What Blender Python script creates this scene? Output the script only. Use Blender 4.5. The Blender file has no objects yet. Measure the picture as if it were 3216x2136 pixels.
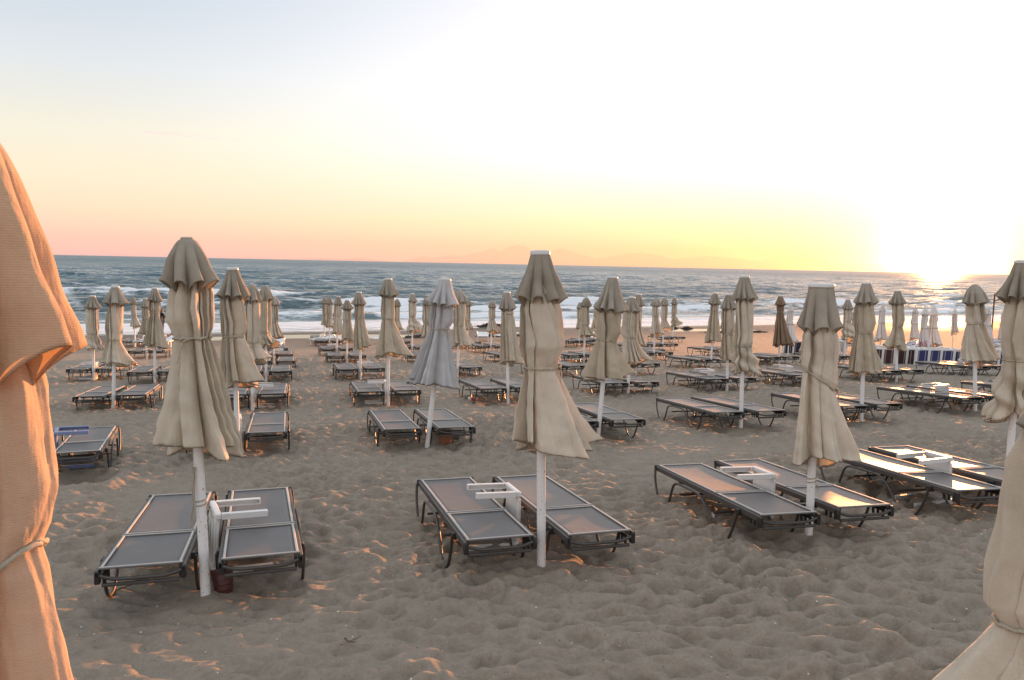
import bpy, math, random
import numpy as np
from mathutils import Matrix, Vector
R_ = math.radians
scene = bpy.context.scene
COL = scene.collection
SEA_Z = -3.1
SUN_AZ, SUN_EL = R_(52.0), R_(2.5)
VIEW = R_(23.4)                                   # the camera looks this far to the right of the sea (+Y)

# ------------------------------------------------------------------ helpers
def tag(o, label=None, cat=None, group=None, kind=None):
    if label: o['label'] = label
    if cat: o['category'] = cat
    if group: o['group'] = group
    if kind: o['kind'] = kind
    return o

def empty(name, loc=(0, 0, 0), rot=(0, 0, 0)):
    o = bpy.data.objects.new(name, None); COL.objects.link(o)
    o.location = loc; o.rotation_euler = rot; o.empty_display_size = .2
    return o

def link(name, me, mat=None, parent=None):
    o = bpy.data.objects.new(name, me); COL.objects.link(o)
    if mat: me.materials.append(mat)
    if parent: o.parent = parent
    return o

def children(o): return [c for c in bpy.data.objects if c.parent == o]

def copy_tree(o, kids, parent=None):
    c = o.copy(); COL.objects.link(c); c.parent = parent
    for ch in kids.get(o, ()): copy_tree(ch, kids, c)
    return c

def kid_map(root):
    d = {}
    def rec(o):
        ch = children(o); d[o] = ch
        for x in ch: rec(x)
    rec(root); return d

class MB:
    """collects simple solids into one mesh"""
    def __init__(s): s.v = []; s.f = []
    def add(s, vs, fs, M=None):
        b = len(s.v)
        for p in vs:
            p = Vector(p)
            if M is not None: p = M @ p
            s.v.append(tuple(p))
        s.f += [tuple(i + b for i in f) for f in fs]
    def box(s, c, d, M=None, bev=0.0):
        x, y, z = [k / 2 for k in d]
        if bev <= 0:
            vs = [(c[0] + i * x, c[1] + j * y, c[2] + k * z) for i in (-1, 1) for j in (-1, 1) for k in (-1, 1)]
            fs = [(0, 1, 3, 2), (4, 6, 7, 5), (0, 4, 5, 1), (2, 3, 7, 6), (0, 2, 6, 4), (1, 5, 7, 3)]
            s.add(vs, fs, M); return
        vs = []; idx = {}
        for i in (-1, 1):
            for j in (-1, 1):
                for k in (-1, 1):
                    for ax in range(3):
                        q = [i * x, j * y, k * z]
                        for a in range(3):
                            if a != ax: q[a] -= (i, j, k)[a] * bev
                        idx[(i, j, k, ax)] = len(vs); vs.append([c[a] + q[a] for a in range(3)])
        fs = []
        for ax in range(3):
            a1, a2 = (ax + 1) % 3, (ax + 2) % 3
            for sg in (-1, 1):
                q = []
                for (u, w) in ((-1, -1), (1, -1), (1, 1), (-1, 1)):
                    t = [0, 0, 0]; t[ax] = sg; t[a1] = u; t[a2] = w
                    q.append(idx[(t[0], t[1], t[2], ax)])
                fs.append(tuple(q if sg > 0 else q[::-1]))
            for u in (-1, 1):
                for w in (-1, 1):
                    t0 = [0, 0, 0]; t1 = [0, 0, 0]; t0[ax] = -1; t1[ax] = 1
                    t0[a1] = t1[a1] = u; t0[a2] = t1[a2] = w
                    q = [idx[(*t0, a1)], idx[(*t1, a1)], idx[(*t1, a2)], idx[(*t0, a2)]]
                    fs.append(tuple(q if u * w > 0 else q[::-1]))
        for i in (-1, 1):
            for j in (-1, 1):
                for k in (-1, 1):
                    q = [idx[(i, j, k, 0)], idx[(i, j, k, 1)], idx[(i, j, k, 2)]]
                    fs.append(tuple(q if i * j * k > 0 else q[::-1]))
        s.add(vs, fs, M)
    def tube(s, pts, r, n=8, M=None, cap=True):
        pts = [Vector(p) for p in pts]; m = len(pts)
        rs = r if isinstance(r, (list, tuple)) else [r] * m
        vs = []; up = None
        for i, p in enumerate(pts):
            t = (pts[min(i + 1, m - 1)] - pts[max(i - 1, 0)]).normalized()
            if up is None:
                up = Vector((0, 0, 1)) if abs(t.z) < .9 else Vector((1, 0, 0))
            a = (up - t * up.dot(t)).normalized(); up = a; b = t.cross(a)
            for k in range(n):
                w = 2 * math.pi * k / n
                vs.append(p + (a * math.cos(w) + b * math.sin(w)) * rs[i])
        fs = [(i * n + k, i * n + (k + 1) % n, (i + 1) * n + (k + 1) % n, (i + 1) * n + k) for i in range(m - 1) for k in range(n)]
        if cap:
            fs.append(tuple(range(n))[::-1]); fs.append(tuple((m - 1) * n + k for k in range(n)))
        s.add(vs, fs, M)
    def lathe(s, prof, n=20, M=None):
        m = len(prof)
        vs = [(r * math.cos(2 * math.pi * k / n), r * math.sin(2 * math.pi * k / n), z) for r, z in prof for k in range(n)]
        fs = [(i * n + k, i * n + (k + 1) % n, (i + 1) * n + (k + 1) % n, (i + 1) * n + k) for i in range(m - 1) for k in range(n)]
        s.add(vs, fs, M)
    def mesh(s, name, smooth=35):
        me = bpy.data.meshes.new(name); me.from_pydata(s.v, [], s.f)
        if smooth:
            me.polygons.foreach_set('use_smooth', [True] * len(me.polygons))
            me.set_sharp_from_angle(angle=R_(smooth))
        me.update(); return me
    def build(s, name, mat=None, parent=None, smooth=35):
        return link(name, s.mesh(name, smooth), mat, parent)

def arc(pts, rad, seg=5):
    """polyline with its inner corners rounded"""
    P = [Vector(p) for p in pts]; out = [P[0]]
    for i in range(1, len(P) - 1):
        a = (P[i - 1] - P[i]); b = (P[i + 1] - P[i])
        d = min(rad, a.length * .49, b.length * .49)
        a = P[i] + a.normalized() * d; b = P[i] + b.normalized() * d
        for k in range(seg + 1):
            t = k / seg
            out.append(a * (1 - t) ** 2 + P[i] * 2 * t * (1 - t) + b * t ** 2)
    out.append(P[-1]); return out

def grid_mesh(name, X, Y, Z, attrs=None, wrap=False, smooth=True):
    nr, nc = X.shape
    co = np.stack([X, Y, Z], -1).reshape(-1, 3).astype(np.float32)
    i = np.arange(nr - 1)[:, None]; nj = nc if wrap else nc - 1
    j = np.arange(nj)[None, :]; j2 = (j + 1) % nc
    q = np.stack([i * nc + j, i * nc + j2, (i + 1) * nc + j2, (i + 1) * nc + j], -1).reshape(-1, 4).astype(np.int32)
    me = bpy.data.meshes.new(name)
    me.vertices.add(len(co)); me.vertices.foreach_set('co', co.ravel())
    me.loops.add(q.size); me.loops.foreach_set('vertex_index', q.ravel())
    me.polygons.add(len(q)); me.polygons.foreach_set('loop_start', np.arange(0, q.size, 4, dtype=np.int32))
    me.polygons.foreach_set('use_smooth', np.ones(len(q), dtype=bool) if smooth else np.zeros(len(q), dtype=bool))
    for k, a in (attrs or {}).items():
        at = me.attributes.new(k, 'FLOAT', 'POINT'); at.data.foreach_set('value', a.astype(np.float32).ravel())
    me.update(calc_edges=True); me.validate()
    return me

# ------------------------------------------------------------------ noise on arrays
def hash2(i, j, k=0):
    i = i.astype(np.int64); j = j.astype(np.int64)
    h = (i * 374761393 + j * 668265263 + k * 2147483647 + 1274126177) & 0xffffffff
    h = ((h ^ (h >> 13)) * 1274126177) & 0xffffffff
    h = ((h ^ (h >> 16)) * 2246822519) & 0xffffffff
    return ((h ^ (h >> 15)) & 0xffffff) / float(0xffffff)
def vnoise(x, y, k=0):
    xi = np.floor(x); yi = np.floor(y); fx = x - xi; fy = y - yi
    fx = fx * fx * fx * (fx * (fx * 6 - 15) + 10); fy = fy * fy * fy * (fy * (fy * 6 - 15) + 10)
    a = hash2(xi, yi, k); b = hash2(xi + 1, yi, k); c = hash2(xi, yi + 1, k); d = hash2(xi + 1, yi + 1, k)
    return (a * (1 - fx) + b * fx) * (1 - fy) + (c * (1 - fx) + d * fx) * fy - .5
def fbm(x, y, k=0, o=4):
    t = 0; a = 1
    for n in range(o):
        t = t + a * vnoise(x * 2 ** n + 17.3 * n, y * 2 ** n - 9.1 * n, k + n); a *= .5
    return t
def bowls(x, y, k=0, sharp=9.):
    """trampled sand: rounded hollows that meet in crests"""
    xi = np.floor(x); yi = np.floor(y); s = 0
    for a in (-1, 0, 1):
        for b in (-1, 0, 1):
            cx = xi + a + .1 + .8 * hash2(xi + a, yi + b, k); cy = yi + b + .1 + .8 * hash2(xi + a, yi + b, k + 5)
            w = .6 + .9 * hash2(xi + a, yi + b, k + 9)
            s = s + np.exp(-sharp * w * ((x - cx) ** 2 + (y - cy) ** 2))
    return -np.log(s + 1e-6) / sharp
def sstep(a, b, x):
    t = np.clip((x - a) / (b - a), 0, 1); return t * t * (3 - 2 * t)

# ------------------------------------------------------------------ ground height
def ground(X, Y):
    X = np.asarray(X, float); Y = np.asarray(Y, float)
    z = np.where(Y < 40, -.06 * Y, -2.4 - (Y - 40) * .0412)
    z = np.where(Y < -20, 1.2, z)
    z = z - .10 * np.exp(-((Y - 50 - 1.1 * np.sin(X * .23)) / 1.25) ** 2) * (sstep(-7, -2, X) - sstep(14, 17, X) + sstep(33, 36, X) - sstep(42, 45, X))
    z = z + .10 * np.exp(-((Y - 53.5) / 1.8) ** 2)
    z = z + .25 * np.exp(-((X - 23.5) / 2.6) ** 2 - ((Y - 56.5) / 1.3) ** 2)
    return np.maximum(z, -9.)
def gz(x, y): return float(ground(x, y))

def ripples(X, Y):
    c, s = math.cos(VIEW), math.sin(VIEW)
    u = X * c - Y * s; v = X * s + Y * c                      # across the view / along it: prints run across
    wx = .22 * fbm(u * .9, v * .9, 3, 2); wy = .22 * fbm(u * .9, v * .9, 8, 2)
    a = bowls((u + wx) / .235, (v + wy) / .145, 1, 6.5)
    b = bowls((u - wy) / .12 + 3.3, (v + wx) / .078, 21, 6.5)
    a = .20 * np.tanh(a / .20); b = .20 * np.tanh(b / .20)
    big = fbm(u * .55, v * .7, 33, 2)
    amp = np.clip(.85 + 1.1 * fbm(u * .45, v * .45, 40, 3), .25, 1.5)
    return .43 * a * amp + .16 * b * amp + .05 * big - .045 + .011 * fbm(u * 9, v * 13, 50, 3)

# ------------------------------------------------------------------ node helpers
def new_mat(name):
    m = bpy.data.materials.new(name); m.use_nodes = True
    nt = m.node_tree; b = nt.nodes['Principled BSDF']
    return m, nt, b
def N(nt, t, **kw):
    n = nt.nodes.new(t)
    for k, v in kw.items():
        if k in n.inputs: n.inputs[k].default_value = v
        else: setattr(n, k, v)
    return n
def noise(nt, vec, scale, detail=4, rough=.55):
    n = N(nt, 'ShaderNodeTexNoise'); n.inputs['Scale'].default_value = scale
    n.inputs['Detail'].default_value = detail; n.inputs['Roughness'].default_value = rough
    if vec is not None: nt.links.new(vec, n.inputs['Vector'])
    return n
def ramp(nt, fac, stops):
    r = N(nt, 'ShaderNodeValToRGB'); e = r.color_ramp.elements
    while len(e) < len(stops): e.new(.5)
    for k, (p, c) in enumerate(stops):
        e[k].position = p; e[k].color = (*c, 1) if len(c) == 3 else c
    nt.links.new(fac, r.inputs[0]); return r
def math_(nt, op, a, b=None, c=None):
    n = N(nt, 'ShaderNodeMath', operation=op)
    for k, x in enumerate((a, b, c)):
        if x is None: continue
        if isinstance(x, (int, float)): n.inputs[k].default_value = x
        else: nt.links.new(x, n.inputs[k])
    return n.outputs[0]
def bump(nt, h, strength, dist, prev=None):
    b = N(nt, 'ShaderNodeBump'); b.inputs['Strength'].default_value = strength; b.inputs['Distance'].default_value = dist
    nt.links.new(h, b.inputs['Height'])
    if prev is not None: nt.links.new(prev, b.inputs['Normal'])
    return b.outputs[0]
def mixc(nt, f, a, b, mode='MIX'):
    m = N(nt, 'ShaderNodeMix', data_type='RGBA', blend_type=mode)
    for s, x in ((0, f), (6, a), (7, b)):
        if isinstance(x, (int, float)): m.inputs[s].default_value = x
        elif isinstance(x, tuple): m.inputs[s].default_value = (*x, 1)
        else: nt.links.new(x, m.inputs[s])
    return m.outputs[2]
def srgb(r, g, b):
    f = lambda c: c / 12.92 if c <= .04045 else ((c + .055) / 1.055) ** 2.4
    return tuple(f(c / 255) for c in (r, g, b))

# ------------------------------------------------------------------ materials
def fabric(name, col, dirt, weave=1.0, trans=.19):
    m, nt, b = new_mat(name)
    tc = N(nt, 'ShaderNodeTexCoord'); oi = N(nt, 'ShaderNodeObjectInfo')
    ofs = N(nt, 'ShaderNodeVectorMath', operation='ADD')
    sc = N(nt, 'ShaderNodeVectorMath', operation='SCALE'); sc.inputs['Scale'].default_value = 37.
    cb = N(nt, 'ShaderNodeCombineXYZ')
    for k in range(3): nt.links.new(oi.outputs['Random'], cb.inputs[k])
    nt.links.new(cb.outputs[0], sc.inputs[0]); nt.links.new(tc.outputs['Object'], ofs.inputs[0]); nt.links.new(sc.outputs[0], ofs.inputs[1])
    v = ofs.outputs[0]
    st = noise(nt, v, 3.2, 6, .62)
    f = ramp(nt, st.outputs['Fac'], [(.40, (0, 0, 0)), (.72, (1, 1, 1))])
    c = mixc(nt, f.outputs[0], col, dirt)
    # vertical fading and lot-to-lot differences
    hv = N(nt, 'ShaderNodeHueSaturation'); nt.links.new(c, hv.inputs['Color'])
    nt.links.new(math_(nt, 'MULTIPLY_ADD', oi.outputs['Random'], .22, .88), hv.inputs['Value'])
    nt.links.new(math_(nt, 'MULTIPLY_ADD', oi.outputs['Random'], -.3, 1.12), hv.inputs['Saturation'])
    fine = noise(nt, v, 190, 2)
    c2 = mixc(nt, math_(nt, 'MULTIPLY', fine.outputs['Fac'], .28), hv.outputs[0], tuple(x * .62 for x in col))
    wv = N(nt, 'ShaderNodeTexWave', wave_type='BANDS', bands_direction='Z'); wv.inputs['Scale'].default_value = 60; wv.inputs['Distortion'].default_value = 1.2; wv.inputs['Detail Scale'].default_value = 2.
    nt.links.new(tc.outputs['Object'], wv.inputs['Vector'])
    nrm = bump(nt, wv.outputs['Fac'], .35 * weave, .0012)
    wr = noise(nt, v, 11, 5, .6); nrm = bump(nt, wr.outputs['Fac'], .5, .014, nrm)
    mv = N(nt, 'ShaderNodeMapping'); mv.inputs['Scale'].default_value = (20, 20, 3.2); mv.inputs['Rotation'].default_value = (.12, .09, 0); nt.links.new(v, mv.inputs['Vector'])
    cr_ = noise(nt, mv.outputs[0], 1., 3, .5); nrm = bump(nt, cr_.outputs['Fac'], .55, .022, nrm)
    nt.links.new(c2, b.inputs['Base Color']); b.inputs['Roughness'].default_value = .88
    b.inputs['Specular IOR Level'].default_value = .2
    b.inputs['Sheen Weight'].default_value = .15; b.inputs['Sheen Roughness'].default_value = .5
    nt.links.new(nrm, b.inputs['Normal'])
    t = N(nt, 'ShaderNodeBsdfTranslucent'); nt.links.new(mixc(nt, .65, c2, (.95, .76, .46), 'MULTIPLY'), t.inputs['Color']); nt.links.new(nrm, t.inputs['Normal'])
    mx = N(nt, 'ShaderNodeMixShader'); mx.inputs[0].default_value = trans
    nt.links.new(b.outputs[0], mx.inputs[1]); nt.links.new(t.outputs[0], mx.inputs[2])
    nt.links.new(mx.outputs[0], nt.nodes['Material Output'].inputs['Surface'])
    return m

def simple(name, col, rough=.5, metal=0., var=.15, scale=9., bumpd=.0, spec=.5, dirt=None, dirt_amt=(.55, .75)):
    m, nt, b = new_mat(name)
    tc = N(nt, 'ShaderNodeTexCoord'); v = tc.outputs['Object']
    n = noise(nt, v, scale, 6, .6)
    c = mixc(nt, n.outputs['Fac'], tuple(x * (1 - var) for x in col), tuple(min(1, x * (1 + var)) for x in col))
    if dirt:
        n2 = noise(nt, v, scale * 2.3, 8, .7)
        f = ramp(nt, n2.outputs['Fac'], [(dirt_amt[0], (0, 0, 0)), (dirt_amt[1], (1, 1, 1))])
        c = mixc(nt, f.outputs[0], c, dirt)
    nt.links.new(c, b.inputs['Base Color'])
    r = N(nt, 'ShaderNodeMapRange'); nt.links.new(n.outputs['Fac'], r.inputs[0])
    r.inputs[3].default_value = max(0, rough - .1); r.inputs[4].default_value = min(1, rough + .1)
    nt.links.new(r.outputs[0], b.inputs['Roughness'])
    b.inputs['Metallic'].default_value = metal; b.inputs['Specular IOR Level'].default_value = spec
    if bumpd:
        n3 = noise(nt, v, scale * 8, 4); nt.links.new(bump(nt, n3.outputs['Fac'], .4, bumpd), b.inputs['Normal'])
    return m

M = {}
M['beige'] = fabric('beige_canvas', (.72, .645, .52), (.54, .47, .365))
M['greyish'] = fabric('bleached_canvas', (.72, .73, .75), (.60, .60, .61), trans=.2)
M['brown'] = fabric('brown_canvas', (.30, .205, .13), (.24, .155, .09), trans=.15)
M['peach'] = fabric('sunlight_tinted_canvas', (.74, .52, .34), (.60, .42, .28), weave=1.1, trans=.28)  # beige canvas with the orange sunlight put into its base colour
M['beige_top'] = fabric('weathered_canvas', (.45, .405, .335), (.33, .29, .23), trans=.2)
M['greyish_top'] = fabric('bleached_weathered_canvas', (.56, .56, .575), (.47, .46, .46), trans=.2)
M['white_cloth'] = fabric('white_canvas', (.86, .86, .86), (.76, .75, .74), trans=.22)
M['pole'] = simple('white_pole_paint', (.80, .80, .80), .45, var=.06, scale=14, dirt=(.24, .17, .12), dirt_amt=(.60, .63), bumpd=.001)
M['cap'] = simple('white_cap_plastic', (.62, .61, .60), .5, var=.08, dirt=(.42, .39, .35))
M['rope'] = simple('twisted_cord', (.42, .37, .29), .9, var=.35, scale=160, bumpd=.003)
M['dark_metal'] = simple('grey_brown_tube', (.085, .078, .072), .42, metal=.55, var=.2, scale=20, dirt=(.16, .13, .10), dirt_amt=(.6, .8))
M['rail'] = simple('grey_rail_metal', (.070, .063, .058), .5, metal=.15, var=.15, scale=16, dirt=(.18, .16, .13), dirt_amt=(.6, .8))
M['black'] = simple('black_plastic', (.012, .012, .013), .5, var=.2)
M['piping'] = simple('pale_piping', (.48, .465, .44), .6, var=.12, scale=30, dirt=(.4, .35, .28))
M['plastic'] = simple('white_plastic', (.74, .745, .74), .36, var=.06, scale=6, dirt=(.52, .45, .37), dirt_amt=(.55, .8))
M['blue_plastic'] = simple('blue_plastic', (.20, .25, .42), .4, var=.1, scale=6)
M['terracotta'] = simple('terracotta', (.30, .125, .07), .8, var=.25, scale=14, dirt=(.18, .08, .05), bumpd=.003)
M['maroon'] = simple('dark_red_glaze', (.075, .018, .015), .4, var=.3, scale=12, bumpd=.002, dirt=(.25, .16, .12), dirt_amt=(.62, .8))
M['weed'] = simple('dry_seaweed', (.045, .030, .020), .9, var=.5, scale=12, bumpd=.01)
M['wood'] = simple('grey_driftwood', (.14, .09, .06), .85, var=.4, scale=20, bumpd=.004)
M['shell'] = simple('shell_chips', (.62, .57, .50), .55, var=.3, scale=60)
M['rust'] = simple('rusty_steel', (.10, .05, .032), .7, metal=.3, var=.4, scale=20)
M['skin'] = simple('skin', (.45, .26, .19), .55, var=.08)
M['hair'] = simple('light_hair', (.20, .13, .07), .6, var=.3, scale=60)
M['dark_hair'] = simple('dark_hair', (.02, .014, .01), .6, var=.3, scale=60)
M['black_cloth'] = simple('black_cloth', (.008, .008, .010), .9, var=.3, scale=30)
M['jeans'] = simple('pale_denim', (.20, .24, .31), .9, var=.2, scale=30)
M['pale_shirt'] = simple('pale_blue_shirt', (.48, .56, .66), .9, var=.1, scale=30)
M['red_label'] = simple('red_print', (.62, .09, .06), .5, var=.1)
M['clear'] = simple('milky_plastic', (.70, .66, .62), .25, var=.05)
M['print'] = simple('purple_print', (.30, .05, .16), .7, var=.1)

def sling():
    m, nt, b = new_mat('grey_mesh_sling')
    tc = N(nt, 'ShaderNodeTexCoord'); v = tc.outputs['Object']
    n = noise(nt, v, 420, 2); n2 = noise(nt, v, 4, 5, .6)
    c = mixc(nt, n.outputs['Fac'], (.062, .060, .064), (.135, .130, .132))
    oi = N(nt, 'ShaderNodeObjectInfo')
    c = mixc(nt, ramp(nt, n2.outputs['Fac'], [(.45, (0, 0, 0)), (.8, (1, 1, 1))]).outputs[0], c, (.12, .11, .10))
    nt.links.new(c, b.inputs['Base Color'])
    b.inputs['Roughness'].default_value = .50; b.inputs['Specular IOR Level'].default_value = .65
    nrm = bump(nt, n.outputs['Fac'], .35, .0012)
    n3 = noise(nt, v, 6, 2); nrm = bump(nt, n3.outputs['Fac'], .25, .012, nrm)
    nt.links.new(nrm, b.inputs['Normal']); return m
M['sling'] = sling()

def striped(name, base, stripe, n):
    m, nt, b = new_mat(name)
    tc = N(nt, 'ShaderNodeTexCoord'); w = N(nt, 'ShaderNodeTexWave', wave_type='BANDS', bands_direction='Y')
    w.inputs['Scale'].default_value = n; w.inputs['Distortion'].default_value = .3
    nt.links.new(tc.outputs['Object'], w.inputs['Vector'])
    f = ramp(nt, w.outputs['Fac'], [(.93, (0, 0, 0)), (.97, (1, 1, 1))])
    nt.links.new(mixc(nt, f.outputs[0], base, stripe), b.inputs['Base Color']); b.inputs['Roughness'].default_value = .8
    return m
M['blue_stripe'] = striped('blue_striped_sling', (.03, .04, .14), (.30, .28, .36), 1.4)
M['dark_stripe'] = striped('maroon_striped_sling', (.055, .022, .025), (.30, .24, .22), 1.4)
M['navy'] = striped('navy_striped_sling', (.014, .017, .04), (.22, .22, .25), 1.4)

def sand():
    m, nt, b = new_mat('sand')
    g = N(nt, 'ShaderNodeNewGeometry'); p = g.outputs['Position']
    sep = N(nt, 'ShaderNodeSeparateXYZ'); nt.links.new(p, sep.inputs[0])
    n1 = noise(nt, p, .55, 5, .6); n2 = noise(nt, p, 260, 3, .7); n3 = noise(nt, p, 14, 6, .65)
    c = mixc(nt, n1.outputs['Fac'], (.345, .290, .230), (.46, .390, .312))
    c = mixc(nt, math_(nt, 'MULTIPLY', n2.outputs['Fac'], .8), c, (.185, .157, .125))
    c = mixc(nt, ramp(nt, n3.outputs['Fac'], [(.52, (0, 0, 0)), (.75, (1, 1, 1))]).outputs[0], c, (.245, .208, .168))
    # pale shell grains, dark specks
    sp = noise(nt, p, 95, 1, .5)
    c = mixc(nt, ramp(nt, sp.outputs['Fac'], [(.735, (0, 0, 0)), (.75, (1, 1, 1))]).outputs[0], c, (.48, .44, .39))
    sp2 = noise(nt, p, 41, 2, .5)
    c = mixc(nt, ramp(nt, sp2.outputs['Fac'], [(.25, (1, 1, 1)), (.27, (0, 0, 0))]).outputs[0], c, (.05, .038, .03))
    # damp sand towards the water
    zz = math_(nt, 'ADD', sep.outputs['Z'], math_(nt, 'MULTIPLY', n1.outputs['Fac'], .16))
    wet = N(nt, 'ShaderNodeMapRange', interpolation_type='SMOOTHSTEP'); nt.links.new(zz, wet.inputs[0])
    wet.inputs[1].default_value = -2.30; wet.inputs[2].default_value = -2.80; wet.inputs[3].default_value = 0; wet.inputs[4].default_value = 1
    mo_ = noise(nt, p, 30, 4, .7)
    c = mixc(nt, math_(nt, 'MULTIPLY', ramp(nt, mo_.outputs['Fac'], [(.40, (0, 0, 0)), (.64, (1, 1, 1))]).outputs[0], .30), c, (.175, .148, .117))
    c = mixc(nt, wet.outputs[0], c, (.115, .085, .060))
    nt.links.new(c, b.inputs['Base Color'])
    nt.links.new(math_(nt, 'MULTIPLY_ADD', wet.outputs[0], -.42, .93), b.inputs['Roughness'])
    b.inputs['Specular IOR Level'].default_value = .25
    nrm = bump(nt, n2.outputs['Fac'], .8, .005)
    nrm = bump(nt, n3.outputs['Fac'], .8, .030, nrm)
    mp = N(nt, 'ShaderNodeMapping'); mp.inputs['Rotation'].default_value = (0, 0, VIEW); mp.inputs['Scale'].default_value = (2.6, 4.2, 1)
    nt.links.new(p, mp.inputs['Vector'])
    vo = N(nt, 'ShaderNodeTexVoronoi', feature='SMOOTH_F1'); vo.inputs['Scale'].default_value = 1.0; nt.links.new(mp.outputs[0], vo.inputs['Vector'])
    far = N(nt, 'ShaderNodeMapRange'); ln = N(nt, 'ShaderNodeVectorMath', operation='LENGTH'); nt.links.new(p, ln.inputs[0])
    nt.links.new(ln.outputs['Value'], far.inputs[0]); far.inputs[1].default_value = 20; far.inputs[2].default_value = 34
    bb = N(nt, 'ShaderNodeBump'); bb.inputs['Distance'].default_value = .09; nt.links.new(vo.outputs['Distance'], bb.inputs['Height'])
    nt.links.new(math_(nt, 'MULTIPLY', far.outputs[0], .8), bb.inputs['Strength']); nt.links.new(nrm, bb.inputs['Normal'])
    nt.links.new(bb.outputs[0], b.inputs['Normal'])
    return m
M['sand'] = sand()

def water(name, use_foam=True):
    m, nt, b = new_mat(name)
    g = N(nt, 'ShaderNodeNewGeometry'); p = g.outputs['Position']
    b.inputs['Base Color'].default_value = (.022, .060, .066, 1)
    b.inputs['Roughness'].default_value = .09; b.inputs['IOR'].default_value = 1.333
    mp = N(nt, 'ShaderNodeMapping'); mp.inputs['Scale'].default_value = (.6, 1.2, 1); nt.links.new(p, mp.inputs['Vector'])
    if use_foam:
        n1 = noise(nt, mp.outputs[0], .9, 6, .62); n2 = noise(nt, mp.outputs[0], .10, 5, .6)
        at0 = N(nt, 'ShaderNodeAttribute', attribute_name='chop')
        b1 = N(nt, 'ShaderNodeBump'); b1.inputs['Distance'].default_value = .75; nt.links.new(n1.outputs['Fac'], b1.inputs['Height'])
        nt.links.new(at0.outputs['Fac'], b1.inputs['Strength'])
        b2 = N(nt, 'ShaderNodeBump'); b2.inputs['Distance'].default_value = 2.0; nt.links.new(n2.outputs['Fac'], b2.inputs['Height'])
        nt.links.new(math_(nt, 'MULTIPLY', at0.outputs['Fac'], .45), b2.inputs['Strength']); nt.links.new(b1.outputs[0], b2.inputs['Normal'])
        nt.links.new(b2.outputs[0], b.inputs['Normal'])
        at = N(nt, 'ShaderNodeAttribute', attribute_name='foam_sheen')
        mp4 = N(nt, 'ShaderNodeMapping'); mp4.inputs['Scale'].default_value = (.45, 1.1, 1); nt.links.new(p, mp4.inputs['Vector']); n4 = noise(nt, mp4.outputs[0], 1.3, 8, .62)
        f = math_(nt, 'SUBTRACT', math_(nt, 'ADD', at.outputs['Fac'], n4.outputs['Fac']), .74)
        f = ramp(nt, f, [(.0, (0, 0, 0)), (.22, (1, 1, 1))]).outputs[0]
        fo = N(nt, 'ShaderNodeBsdfPrincipled'); fo.inputs['Base Color'].default_value = (.80, .82, .84, 1); fo.inputs['Roughness'].default_value = .8
        nt.links.new(bump(nt, n4.outputs['Fac'], .9, .3), fo.inputs['Normal'])
        fo.inputs['Subsurface Weight'].default_value = 0
        ln = N(nt, 'ShaderNodeVectorMath', operation='LENGTH'); nt.links.new(p, ln.inputs[0])
        rg_ = N(nt, 'ShaderNodeMapRange'); nt.links.new(ln.outputs['Value'], rg_.inputs[0]); rg_.inputs[1].default_value = 75; rg_.inputs[2].default_value = 900; rg_.inputs[3].default_value = .10; rg_.inputs[4].default_value = .36
        nt.links.new(rg_.outputs[0], b.inputs['Roughness'])
        at2 = N(nt, 'ShaderNodeAttribute', attribute_name='shallow')
        c = mixc(nt, at2.outputs['Fac'], (.038, .104, .135), (.105, .132, .122)); nt.links.new(c, b.inputs['Base Color'])
        mx = N(nt, 'ShaderNodeMixShader'); nt.links.new(f, mx.inputs[0]); nt.links.new(b.outputs[0], mx.inputs[1]); nt.links.new(fo.outputs[0], mx.inputs[2])
        nt.links.new(mx.outputs[0], nt.nodes['Material Output'].inputs['Surface'])
    else:
        n1 = noise(nt, p, 3, 3); nt.links.new(bump(nt, n1.outputs['Fac'], .15, .01), b.inputs['Normal'])
        b.inputs['Base Color'].default_value = (.07, .06, .05, 1)
    return m
M['sea'] = water('sea_water'); M['puddle'] = water('puddle_water', False)

# ------------------------------------------------------------------ sand sheet
def angles(half, step, full):
    a = list(np.arange(-half, half + 1e-6, step)); b = []
    w = half; s = step
    while w < full:
        s = min(s * 1.35, 6); w = min(w + s, full); b.append(w)
    return np.array([-x for x in b[::-1]] + a + b)
ang = np.radians(angles(38.5, .09, 179.5)) + VIEW
rr = [0.0, .5, 1.0, 1.5, 2.0, 2.4, 2.7, 2.9]
while rr[-1] < 3.1: rr.append(rr[-1] + .05)
while rr[-1] < 30: rr.append(rr[-1] * 1.0036)
while rr[-1] < 75: rr.append(rr[-1] * 1.009)
while rr[-1] < 3500: rr.append(rr[-1] * 1.15)
rr = np.array(rr)
A2, R2 = np.meshgrid(ang, rr)
GX = R2 * np.sin(A2); GY = R2 * np.cos(A2)
GZ = ground(GX, GY)
near = R2 < 40
rip = np.zeros_like(GZ)
rip[near] = ripples(GX[near], GY[near])
rip *= (1 - sstep(26, 40, R2))
for (hx, hy, hr, hd) in ((-1.03, 10.35, .38, .10), (3.6, 3.2, .3, .03), (.9, 3.9, .3, .03), (1.9, 4.95, .25, .05), (1.15, 5.9, .25, .04)):
    d = np.hypot(GX - hx, GY - hy) / hr
    rip += hd * (-np.exp(-d * d * 2) + .55 * np.exp(-(d - 1.1) ** 2 * 9))
for (px_, py_) in ((.16, 5.71), (2.57, 5.27), (5.01, 5.01), (7.79, 5.15), (.76, 11.27), (3.29, 10.61), (5.91, 10.27), (8.56, 10.17), (11.02, 9.96), (13.96, 9.97)):
    d = np.hypot(GX - px_, GY - py_) / .26
    rip = rip * (1 - .5 * np.exp(-d * d)) + .035 * np.exp(-d ** 2) - .02 * np.exp(-(d - 1.7) ** 2 * 4)
GZ = GZ + rip
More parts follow.
